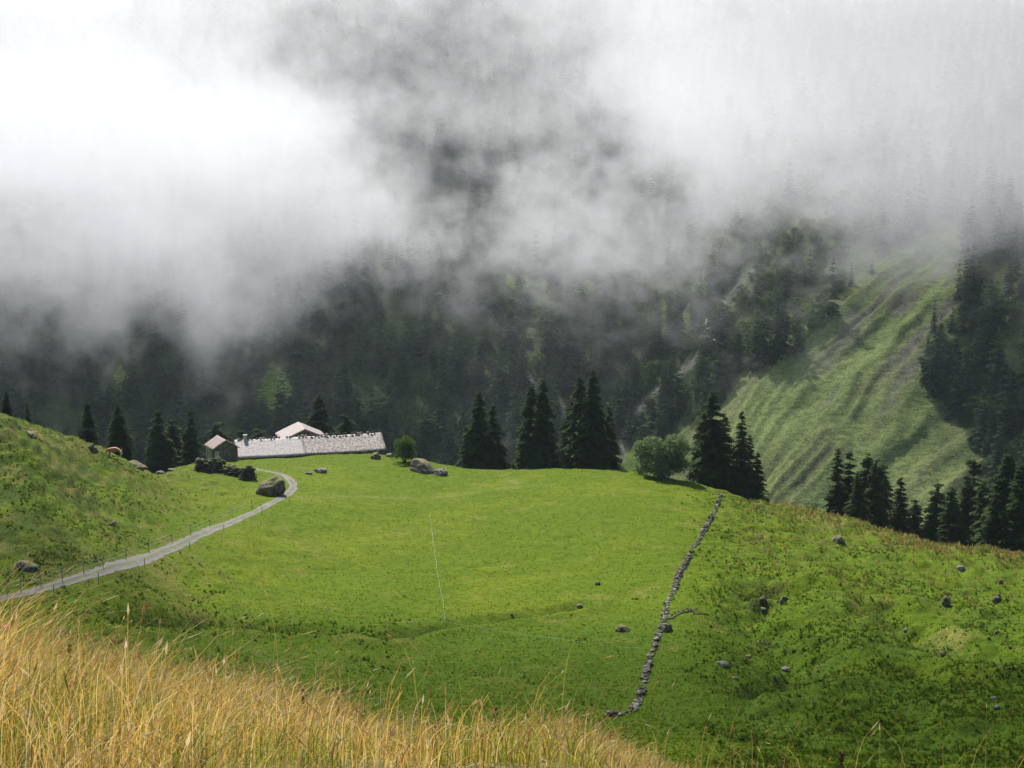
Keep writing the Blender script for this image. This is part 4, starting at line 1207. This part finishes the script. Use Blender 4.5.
M_GRASS = foliage_mat('meadow_grass', (0.1, 0.15, 0.03), 0.5, 0.15, (1.2, 1.15, 0.6), use_tint=True)
M_HERB = foliage_mat('herb_leaves', (0.06, 0.11, 0.02), 0.3, 0.2, (1.2, 1.2, 0.6), use_tint=True)
M_STRAW = foliage_mat('dry_grass_stalks', (0.4, 0.3, 0.1), 0.5, 0.12, (1.1, 1.0, 0.8), use_tint=True)
def off_track(X, Y): return smooth(line_dist(X, Y, TRACK.tolist()), 1.1, 1.35)
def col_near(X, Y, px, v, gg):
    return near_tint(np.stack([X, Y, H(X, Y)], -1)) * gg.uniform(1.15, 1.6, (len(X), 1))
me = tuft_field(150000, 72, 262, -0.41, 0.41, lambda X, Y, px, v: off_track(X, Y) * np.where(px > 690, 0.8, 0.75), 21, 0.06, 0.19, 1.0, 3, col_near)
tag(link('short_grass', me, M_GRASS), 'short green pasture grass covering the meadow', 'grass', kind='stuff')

def keep_herb(X, Y, px, v):
    nn = fbm(X / 6, Y / 6, 301, 3) + 0.5
    r = smooth(px, 672, 740) * (0.12 + 0.88 * smooth(nn, 0.42, 0.6))
    l = (1 - smooth(px, 40, 260)) * smooth(Y, 112, 125) * smooth(nn, 0.38, 0.58) * 0.8
    mm = smooth(nn, 0.68, 0.76) * 0.25 * (Y < 150)
    dd = np.minimum(np.minimum(line_dist(X, Y, D1.tolist()), line_dist(X, Y, D2.tolist())), line_dist(X, Y, D4.tolist()))
    return np.maximum.reduce([r, l, mm, 0.9 * np.exp(-(dd / 2.5) ** 2)]) * off_track(X, Y)
def col_herb(X, Y, px, v, gg):
    k = gg.random((len(X), 1))
    return np.where(k < 0.55, np.array([0.082, 0.145, 0.016]), np.where(k < 0.8, np.array([0.125, 0.20, 0.02]), np.array([0.23, 0.26, 0.04])))
me = tuft_field(75000, 72, 235, -0.40, 0.41, keep_herb, 22, 0.12, 0.33, 1.0, 4, col_herb, 1.2)
tag(link('meadow_herbs', me, M_HERB), 'dark broad leaved docks and herbs in the rough pasture', 'herbs', kind='stuff')

CPX = np.arange(-40, 1080, 10.0)
_ys = np.linspace(100, 262, 400)
CREST = np.array([min(to_px(float(ray(c, 500)[0]) * _ys, _ys, H(float(ray(c, 500)[0]) * _ys, _ys))[1]) for c in CPX])
def keep_crest(X, Y, px, v):
    d = v - np.interp(px, CPX, CREST) + 10 * fbm(X / 5, Y / 5, 311, 2)
    return smooth(px, 700, 790) * (1 - smooth(d, 4, 22)) * 0.6 + 0.05 * smooth(px, 700, 790)
def col_crest(X, Y, px, v, gg):
    k = gg.random((len(X), 1))
    return np.where(k < 0.5, np.array([0.30, 0.235, 0.09]), np.where(k < 0.8, np.array([0.15, 0.17, 0.04]), np.array([0.34, 0.28, 0.12])))
me = tuft_field(16000, 150, 222, 0.12, 0.42, keep_crest, 23, 0.35, 0.75, 0.35, 4, col_crest, 0.5)
tag(link('crest_grass', me, M_STRAW), 'tall reddish dry grass fringing the crest of the right ridge', 'grass', kind='stuff')

# ---- foreground dry grass: bent stalks with seed heads
def stalks(n, seed, y0, y1, hfn, dens, cfn, width, head, lean, curve, name):
    gg = np.random.default_rng(seed)
    Y = np.sqrt(gg.uniform(y0 ** 2, y1 ** 2, n)); X = gg.uniform(-0.43, 0.43, n) * Y
    Z = H(X, Y); px, _ = to_px(X, Y, Z)
    clump = fbm(X / 0.35, Y / 0.35, seed + 5, 3) + 0.5
    k = gg.random(n) < dens(px, Y) * (0.2 + 1.25 * smooth(clump, 0.36, 0.62))
    X, Y, Z, px, clump = X[k], Y[k], Z[k], px[k], clump[k]; n = len(X)
    h = hfn(px, gg, n) * (0.40 + 1.15 * clump)
    la = np.where(gg.random(n) < 0.48, gg.normal(0.1, 0.7, n), gg.uniform(0, 6.28, n)); lm = np.abs(gg.normal(lean, lean * 0.6, n))        # lean mostly to the right
    dx, dy = np.cos(la) * lm, np.sin(la) * lm
    S = 5; s = np.linspace(0, 1, S + 1)[None]
    bend = (s ** (1 + curve * 1.4))
    P = np.stack([X[:, None] + dx[:, None] * h[:, None] * bend, Y[:, None] + dy[:, None] * h[:, None] * bend, Z[:, None] - 0.02 + h[:, None] * (s - 0.35 * lm[:, None] ** 2 * s ** 2 - 0.12 * curve * s ** 3)], -1)
    wdt = width * gg.uniform(0.6, 1.3, n)
    fa = gg.uniform(-0.8, 0.8, n)
    d = np.stack([np.cos(fa), np.sin(fa), 0 * fa], -1)[:, None, :] * (wdt[:, None] * (1 - 0.75 * s))[..., None] / 2
    Lf = P - d; Rt = P + d
    V = np.stack([Lf, Rt], 2)                     # n,S+1,2,3
    c0 = cfn(px, gg, n)
    c = c0[:, None, None, :] * (0.8 + 0.35 * s[..., None, None]) * np.ones((1, 1, 2, 1))
    b = (np.arange(n) * (S + 1) * 2)[:, None]
    q = np.arange(S)[None] * 2
    Fq = np.stack([b + q, b + q + 1, b + q + 3, b + q + 2], -1).reshape(-1, 4)
    V = V.reshape(-1, 3); c = c.reshape(-1, 3)
    if head > 0:
        hk = np.where(gg.random(n) < head)[0]; m_ = len(hk)
        tip = P[hk, -1]; dr = P[hk, -1] - P[hk, -2]; dr /= np.linalg.norm(dr, axis=1)[:, None]
        ln = gg.uniform(0.03, 0.075, m_)[:, None]; hw = gg.uniform(0.0018, 0.0040, m_)[:, None]
        hv = []
        hc = np.where(gg.random((m_, 1)) < 0.45, np.array([0.42, 0.25, 0.12]), np.where(gg.random((m_, 1)) < 0.6, np.array([0.52, 0.38, 0.17]), np.array([0.68, 0.58, 0.42]))) 
        for ang in (0.3, 1.9):
            sd = np.array([math.cos(ang), math.sin(ang), 0])[None]
            base = tip - dr * ln * 0.5
            hv.append(np.stack([base, base + dr * ln * 0.4 + sd * hw, base + dr * ln, base + dr * ln * 0.4 - sd * hw], 1).reshape(-1, 3))
        hv = np.concatenate(hv); o_ = len(V)
        V = np.concatenate([V, hv]); Fq = np.concatenate([Fq, o_ + np.arange(len(hv)).reshape(-1, 4)])
        c = np.concatenate([c, np.repeat(np.concatenate([hc, hc]), 4, 0)])
    return np_mesh(name, V, Fq, False, c)

def h_dry(px, gg, n):
    base = np.interp(px, [-50, 0, 100, 220, 330, 420, 560, 640, 760, 1024], [0.60, 0.54, 0.40, 0.32, 0.24, 0.21, 0.18, 0.15, 0.14, 0.14])
    return base * (0.32 + 1.05 * gg.random(n) ** 1.6)
def h_tall(px, gg, n):
    return np.interp(px, [0, 200, 400, 600, 1024], [0.70, 0.66, 0.62, 0.50, 0.42]) * gg.uniform(0.75, 1.15, n)
def d_dry(px, Y): return np.interp(px, [0, 200, 420, 560, 640, 700, 780, 1024], [1, 0.9, 0.62, 0.62, 0.5, 0.28, 0.16, 0.08])
def d_green(px, Y): return np.interp(px, [0, 200, 620, 720, 1024], [0.55, 0.8, 1, 0.9, 0.8])
def c_dry(px, gg, n):
    k = gg.random((n, 1))
    c = np.where(k < 0.5, np.array([0.80, 0.53, 0.14]), np.where(k < 0.78, np.array([0.86, 0.70, 0.36]), np.where(k < 0.88, np.array([0.46, 0.28, 0.11]), np.array([0.66, 0.55, 0.34]))))
    return c * gg.uniform(0.75, 1.15, (n, 1))
def c_grn(px, gg, n):
    k = gg.random((n, 1))
    return np.where(k < 0.6, np.array([0.30, 0.33, 0.06]), np.where(k < 0.85, np.array([0.16, 0.22, 0.04]), np.array([0.40, 0.34, 0.11]))) * gg.uniform(0.75, 1.2, (n, 1))
me = stalks(66000, 401, 2.5, 10.6, h_dry, d_dry, c_dry, 0.0033, 0.6, 0.42, 1.3, 'dry_grass')
tag(link('dry_grass', me, M_STRAW), 'dense golden dry grass with seed heads on the near bank', 'grass', kind='stuff')
me = stalks(80000, 402, 2.5, 10.8, lambda px, gg, n: h_dry(px, gg, n) * 0.80, d_green, c_grn, 0.0042, 0.0, 0.4, 1.4, 'green_grass')
tag(link('green_grass', me, M_STRAW), 'short yellow-green grass blades among the dry stalks', 'grass', kind='stuff')
me = stalks(620, 403, 4.5, 9.5, h_tall, lambda px, Y: np.interp(px, [0, 620, 760, 1024], [1, 1, .8, .7]), lambda px, gg, n: np.where(gg.random((n, 1)) < .6, np.array([0.30, 0.30, 0.08]), np.array([0.45, 0.33, 0.12])), 0.0042, 0.5, 0.30, 1.6, 'tall_grass')
tag(link('tall_grass', me, M_STRAW), 'scattered tall single grass stalks standing above the dry grass', 'grass', kind='stuff')

# ---- single plants of the near bank
M_DOCK = plain_mat('brown_dock_seeds', (0.05, 0.022, 0.012), (0.13, 0.06, 0.03), 30, 0.9)
M_RED = plain_mat('red_petals', (0.55, 0.03, 0.05), (0.75, 0.10, 0.12), 20, 0.6, bump=0)
M_YEL = plain_mat('yellow_petals', (0.75, 0.52, 0.02), (0.85, 0.65, 0.05), 20, 0.6, bump=0)
def fg_base(px, Y):
    u, _ = ray(px, 720); X = float(u) * Y; return X, Y, float(H(X, Y))
def dock(px, topv, Y, hw, label, headfrac, seed):
    X, Y, Z = fg_base(px, Y); zt = float(ray(px, topv)[1]) * Y
    h = zt - Z; o = thing('dock_plant', label, 'plant', (X, Y, Z - 0.02))
    gg = random.Random(seed); lx = gg.uniform(-.02, .02)
    MB().tube((0, 0, -0.03), (lx, 0, h * 0.98), 0.005, 0.003, 6).build('stem', M_DOCK, o)
    VV = []; FF = []; b = 0
    for i in range(int(150 * headfrac) + 30):
        s = gg.random(); z = h * (1 - headfrac * s) + 0.0
        r = hw * (0.35 + 0.65 * math.sin(min(1, s * 1.3 + .15) * 2.6)) * gg.uniform(.2, 1); a = gg.uniform(0, 6.28)
        v = IC1 * gg.uniform(.004, .0075) + np.array([lx * (z / h) + math.cos(a) * r, math.sin(a) * r, z])
        VV.append(v); FF.append(IF1 + b); b += len(v)
    link('seed_head', np_mesh('seed_head', np.concatenate(VV), np.concatenate(FF)), M_DOCK, o)
dock(306, 686, 7.5, 0.012, 'thin dark brown seed spike standing straight in the dry grass', 0.35, 1)
dock(492, 704, 7.6, 0.022, 'dark branching dock seed head in the middle of the near bank', 0.5, 2)
dock(440, 722, 7.0, 0.02, 'lower brown dock seed head left of the middle one', 0.5, 3)
dock(844, 748, 7.6, 0.022, 'bushy dark dock seed head poking up at the bottom right', 0.8, 4)
dock(785, 752, 7.4, 0.02, 'brown dock seed head left of the bushy one at the bottom right', 0.8, 5)
dock(70, 640, 7.8, 0.014, 'reddish brown seed spike among tall grass at the left', 0.3, 6)
def flower(px, v, Y, r, mat, label, seed):
    X, Y, Z = fg_base(px, Y); u, w = ray(px, v); X = float(u) * Y; h = float(w) * Y - Z
    o = thing('wild_flower', label, 'flower', (X, Y, Z - 0.02))
    MB().tube((0, 0, -0.02), (0, 0, h), 0.003, 0.002, 5).build('stem', M_GRASS if False else M_BUSHD, o)
    mb = MB()
    for i in range(7):
        a = i * 0.8976; ca, sa = math.cos(a), math.sin(a)
        mb.hexa([(0, 0, h), (ca * r * .6 - sa * r * .3, sa * r * .6 + ca * r * .3, h + r * .25), (ca * r, sa * r, h + r * .45), (ca * r * .6 + sa * r * .3, sa * r * .6 - ca * r * .3, h + r * .25),
                 (0, 0, h + .004), (ca * r * .6 - sa * r * .3, sa * r * .6 + ca * r * .3, h + r * .25 + .004), (ca * r, sa * r, h + r * .45 + .004), (ca * r * .6 + sa * r * .3, sa * r * .6 - ca * r * .3, h + r * .25 + .004)])
    mb.build('petals', mat, o)
flower(4, 624, 7.6, 0.016, M_RED, 'red wild flower at the extreme left edge of the picture', 1)
flower(9, 624.5, 7.7, 0.013, M_RED, 'smaller red wild flower just right of the one at the left edge', 2)
flower(239, 706, 7.2, 0.012, M_YEL, 'small yellow flower in the dry grass at the left', 3)
flower(443, 745, 6.4, 0.013, M_YEL, 'yellow flower low in the grass near the middle bottom', 4)
#@@NEAREND@@

# ------------------------------------------------------------------ air and mist
lo_, hi_ = (-820, -40, -215), (820, 1480, 275)
mb = MB().box(lo_[0], hi_[0], lo_[1], hi_[1], lo_[2], hi_[2])
m = bpy.data.materials.new('valley_air'); m.use_nodes = True; t = m.node_tree; t.nodes.clear()
pv = t.nodes.new('ShaderNodeVolumePrincipled'); ou = t.nodes.new('ShaderNodeOutputMaterial')
pv.inputs['Color'].default_value = (0.72, 0.88, 0.96, 1); pv.inputs['Density'].default_value = 0.00006; pv.inputs['Anisotropy'].default_value = 0.25
t.links.new(pv.outputs[0], ou.inputs['Volume'])
hz = mb.build('haze', m); tag(hz, kind='stuff', label='thin blue-grey haze filling the whole valley', cat='haze')

# cloud masses: (column, row, distance, half width px, half height px, half depth m, weight)
BLOBS = [
 (90, 90, 700, 320, 160, 150, 0.45), (-60, 40, 700, 260, 150, 120, 0.4), (250, 150, 680, 160, 60, 80, 0.3), (250, 40, 720, 130, 50, 110, -0.25),
 (30, 205, 690, 110, 34, 110, -0.55),
 (180, 235, 660, 150, 60, 80, 0.85), (120, 315, 615, 60, 66, 60, 0.85), (262, 305, 635, 50, 55, 60, 0.8), (740, 190, 700, 170, 60, 60, 0.4), (60, 130, 650, 200, 60, 70, 0.6), (300, 190, 680, 120, 60, 60, 0.6), (330, 225, 660, 90, 62, 70, 0.6), (20, 265, 640, 90, 30, 60, 0.35),
 (430, 150, 780, 100, 85, 200, -1.15), (300, 60, 780, 90, 50, 150, -0.35), (395, 230, 700, 50, 40, 80, 0.3),
 (527, 212, 690, 46, 36, 50, 0.95), (455, 90, 760, 120, 30, 90, 0.15),
 (590, 190, 760, 60, 60, 120, -0.6), (655, 265, 640, 75, 36, 50, 0.7), (560, 250, 660, 60, 30, 50, 0.25),
 (700, 130, 760, 170, 60, 120, -0.3), (760, 60, 800, 220, 60, 150, 0.6), (900, 80, 610, 240, 110, 110, 1.2), (1010, 10, 760, 160, 60, 120, 0.8), (1010, 180, 560, 210, 55, 90, 1.2), (850, 190, 590, 110, 36, 60, 0.5), (720, 90, 700, 160, 60, 120, 0.4),
 (960, 250, 555, 110, 30, 50, 0.4), (800, 225, 680, 110, 34, 80, 0.25), (440, 285, 650, 50, 34, 50, 0.25), (60, 345, 620, 70, 26, 50, 0.12),
 (560, 20, 820, 260, 50, 160, 0.2), (400, 20, 820, 200, 60, 150, -0.5), (840, 150, 720, 80, 40, 90, -0.3),
]
def make_mist():
    me = bpy.data.meshes.new('mist'); me.from_pydata([(0, 0, 0), (1, 0, 0), (0, 1, 0)], [], [(0, 1, 2)])
    o = link('mist', me)
    ng = bpy.data.node_groups.new('mist_field', 'GeometryNodeTree')
    ng.interface.new_socket('Geometry', in_out='INPUT', socket_type='NodeSocketGeometry')
    ng.interface.new_socket('Geometry', in_out='OUTPUT', socket_type='NodeSocketGeometry')
    N, L = ng.nodes, ng.links
    N.new('NodeGroupInput'); go = N.new('NodeGroupOutput')
    pos = N.new('GeometryNodeInputPosition').outputs[0]
    def M(op, a, b=None, c=None, clamp=False):
        q = N.new('ShaderNodeMath'); q.operation = op; q.use_clamp = clamp
        for i, x in enumerate((a, b, c)):
            if x is None: continue
            if isinstance(x, (int, float)): q.inputs[i].default_value = x
            else: L.new(x, q.inputs[i])
        return q.outputs[0]
    def MR(x, a, b, c=0.0, d=1.0):
        q = N.new('ShaderNodeMapRange'); q.interpolation_type = 'SMOOTHSTEP'
        L.new(x, q.inputs[0])
        for i, vv in enumerate((a, b, c, d)): q.inputs[i + 1].default_value = vv
        return q.outputs[0]
    def NZ(scale, detail, rough, stretch=(1, 1, 1), dist=0.0, off=(0, 0, 0)):
        mp = N.new('ShaderNodeVectorMath'); mp.operation = 'MULTIPLY_ADD'; L.new(pos, mp.inputs[0]); mp.inputs[1].default_value = stretch; mp.inputs[2].default_value = off
        q = N.new('ShaderNodeTexNoise'); L.new(mp.outputs[0], q.inputs['Vector'])
        q.inputs['Scale'].default_value = scale; q.inputs['Detail'].default_value = detail; q.inputs['Roughness'].default_value = rough; q.inputs['Distortion'].default_value = dist
        return q.outputs[0]
    sx = N.new('ShaderNodeSeparateXYZ'); L.new(pos, sx.inputs[0])
    # cloud deck that thickens with height (height measured along the sight lines' tangent, Z/Y)
    f = M('ADD', MR(sx.outputs[2], -105.0, 50.0, -0.88, 0.60), MR(sx.outputs[0], 60.0, 260.0, 0.0, 0.34))
    f = M('ADD', f, MR(sx.outputs[0], -260.0, -60.0, 0.26, 0.0))
    # warp
    wn = N.new('ShaderNodeTexNoise'); L.new(pos, wn.inputs['Vector']); wn.inputs['Scale'].default_value = 0.014; wn.inputs['Detail'].default_value = 4; wn.inputs['Roughness'].default_value = 0.6
    ws = N.new('ShaderNodeVectorMath'); ws.operation = 'SUBTRACT'; L.new(wn.outputs['Color'], ws.inputs[0]); ws.inputs[1].default_value = (0.5, 0.5, 0.5)
    wm = N.new('ShaderNodeVectorMath'); wm.operation = 'MULTIPLY_ADD'; L.new(ws.outputs[0], wm.inputs[0]); wm.inputs[1].default_value = (190, 190, 150); L.new(pos, wm.inputs[2])
    wpos = wm.outputs[0]
    for (bx, bv, by, hw, hh_, hd, wt) in BLOBS:
        u, w = ray(bx, bv)
        s = N.new('ShaderNodeVectorMath'); s.operation = 'SUBTRACT'; L.new(wpos, s.inputs[0]); s.inputs[1].default_value = (float(u) * by, by, float(w) * by)
        d = N.new('ShaderNodeVectorMath'); d.operation = 'DIVIDE'; L.new(s.outputs[0], d.inputs[0]); d.inputs[1].default_value = (hw / F * by * 1.25, hd * 2.1, hh_ / F * by * 1.25)
        l = N.new('ShaderNodeVectorMath'); l.operation = 'LENGTH'; L.new(d.outputs[0], l.inputs[0])
        f = M('ADD', f, MR(l.outputs['Value'], 0.0, 1.3, wt * (1.5 if 0 < wt < 1 else 1.0), 0.0))
    n1 = NZ(0.0125, 9, 0.70, (1, 1, 1.2), 0.5)
    n2 = NZ(0.05, 5, 0.68, (1, 1, 1.1), 1.2, (30, 7, 1))
    f = M('ADD', f, M('MULTIPLY', M('SUBTRACT', n1, 0.5), 6.3))
    f = M('ADD', f, M('MULTIPLY', M('SUBTRACT', n2, 0.5), 5.4))
    dens = MR(f, 0.15, 1.15, 0.0, 1.0)
    dens = M('POWER', dens, 1.15)
    dens = M('MULTIPLY', dens, DENS)
    dens = M('MULTIPLY', dens, MR(M('SUBTRACT', sx.outputs[2], M('MULTIPLY', sx.outputs[1], 0.149)), -115.0, -10.0, 1.0, 0.26))
    dens = M('MULTIPLY', dens, MR(M('SUBTRACT', sx.outputs[2], M('MULTIPLY', sx.outputs[1], 0.149)), 35.0, 110.0, 1.0, 0.0))
    dens = M('MULTIPLY', dens, MR(sx.outputs[1], 480.0, 560.0))      # keep clear of the near side
    dens = M('ADD', dens, M('MULTIPLY', MR(sx.outputs[1], 520.0, 600.0), 0.00022))      # thin veil between the torn clouds
    vc = N.new('GeometryNodeVolumeCube')
    L.new(dens, vc.inputs['Density'])
    vc.inputs['Min'].default_value = (-450, 470, -115); vc.inputs['Max'].default_value = (450, 1040, 262)
    vc.inputs['Resolution X'].default_value = 400; vc.inputs['Resolution Y'].default_value = 140; vc.inputs['Resolution Z'].default_value = 165
    sm = N.new('GeometryNodeSetMaterial')
    m = bpy.data.materials.new('mist'); m.use_nodes = True; t = m.node_tree; t.nodes.clear()
    pv = t.nodes.new('ShaderNodeVolumePrincipled'); ou = t.nodes.new('ShaderNodeOutputMaterial')
    pv.inputs['Color'].default_value = (0.905, 0.91, 0.93, 1); pv.inputs['Density'].default_value = 1.0; pv.inputs['Anisotropy'].default_value = 0.5
    t.links.new(pv.outputs[0], ou.inputs['Volume'])
    sm.inputs['Material'].default_value = m; me.materials.append(m)
    L.new(vc.outputs[0], sm.inputs[0]); L.new(sm.outputs[0], go.inputs[0])
    md = o.modifiers.new('mist', 'NODES'); md.node_group = ng
    tag(o, 'torn white cloud and mist drifting across the forested mountainside', 'mist', kind='stuff')
    return o
DENS = 0.0110
make_mist()

def make_overhead():
    # a drifting cloud above the pasture, out of the picture: it shades the lower meadow
    me = bpy.data.meshes.new('cloud'); me.from_pydata([(0, 0, 0), (1, 0, 0), (0, 1, 0)], [], [(0, 1, 2)])
    o = link('cloud', me)
    ng = bpy.data.node_groups.new('cloud_field', 'GeometryNodeTree')
    ng.interface.new_socket('Geometry', in_out='INPUT', socket_type='NodeSocketGeometry')
    ng.interface.new_socket('Geometry', in_out='OUTPUT', socket_type='NodeSocketGeometry')
    N, L = ng.nodes, ng.links
    go = N.new('NodeGroupOutput'); pos = N.new('GeometryNodeInputPosition').outputs[0]
    s = N.new('ShaderNodeVectorMath'); s.operation = 'SUBTRACT'; L.new(pos, s.inputs[0]); s.inputs[1].default_value = (-78, 296, 225)
    d = N.new('ShaderNodeVectorMath'); d.operation = 'DIVIDE'; L.new(s.outputs[0], d.inputs[0]); d.inputs[1].default_value = (150, 48, 26)
    l = N.new('ShaderNodeVectorMath'); l.operation = 'LENGTH'; L.new(d.outputs[0], l.inputs[0])
    nz = N.new('ShaderNodeTexNoise'); L.new(pos, nz.inputs['Vector']); nz.inputs['Scale'].default_value = 0.035; nz.inputs['Detail'].default_value = 4
    a = N.new('ShaderNodeMath'); a.operation = 'MULTIPLY_ADD'; L.new(nz.outputs[0], a.inputs[0]); a.inputs[1].default_value = 1.3; L.new(l.outputs['Value'], a.inputs[2])
    q = N.new('ShaderNodeMapRange'); L.new(a.outputs[0], q.inputs[0])
    for i, vv in enumerate((1.0, 1.75, 0.015, 0.0)): q.inputs[i + 1].default_value = vv
    vc = N.new('GeometryNodeVolumeCube'); L.new(q.outputs[0], vc.inputs['Density'])
    vc.inputs['Min'].default_value = (-260, 220, 190); vc.inputs['Max'].default_value = (100, 370, 262)
    vc.inputs['Resolution X'].default_value = 70; vc.inputs['Resolution Y'].default_value = 32; vc.inputs['Resolution Z'].default_value = 16
    sm = N.new('GeometryNodeSetMaterial'); m = bpy.data.materials['mist']; sm.inputs['Material'].default_value = m; me.materials.append(m)
    L.new(vc.outputs[0], sm.inputs[0]); L.new(sm.outputs[0], go.inputs[0])
    o.modifiers.new('cloud', 'NODES').node_group = ng
    tag(o, 'small cloud drifting above the pasture and shading the lower meadow', 'cloud', kind='stuff')
make_overhead()
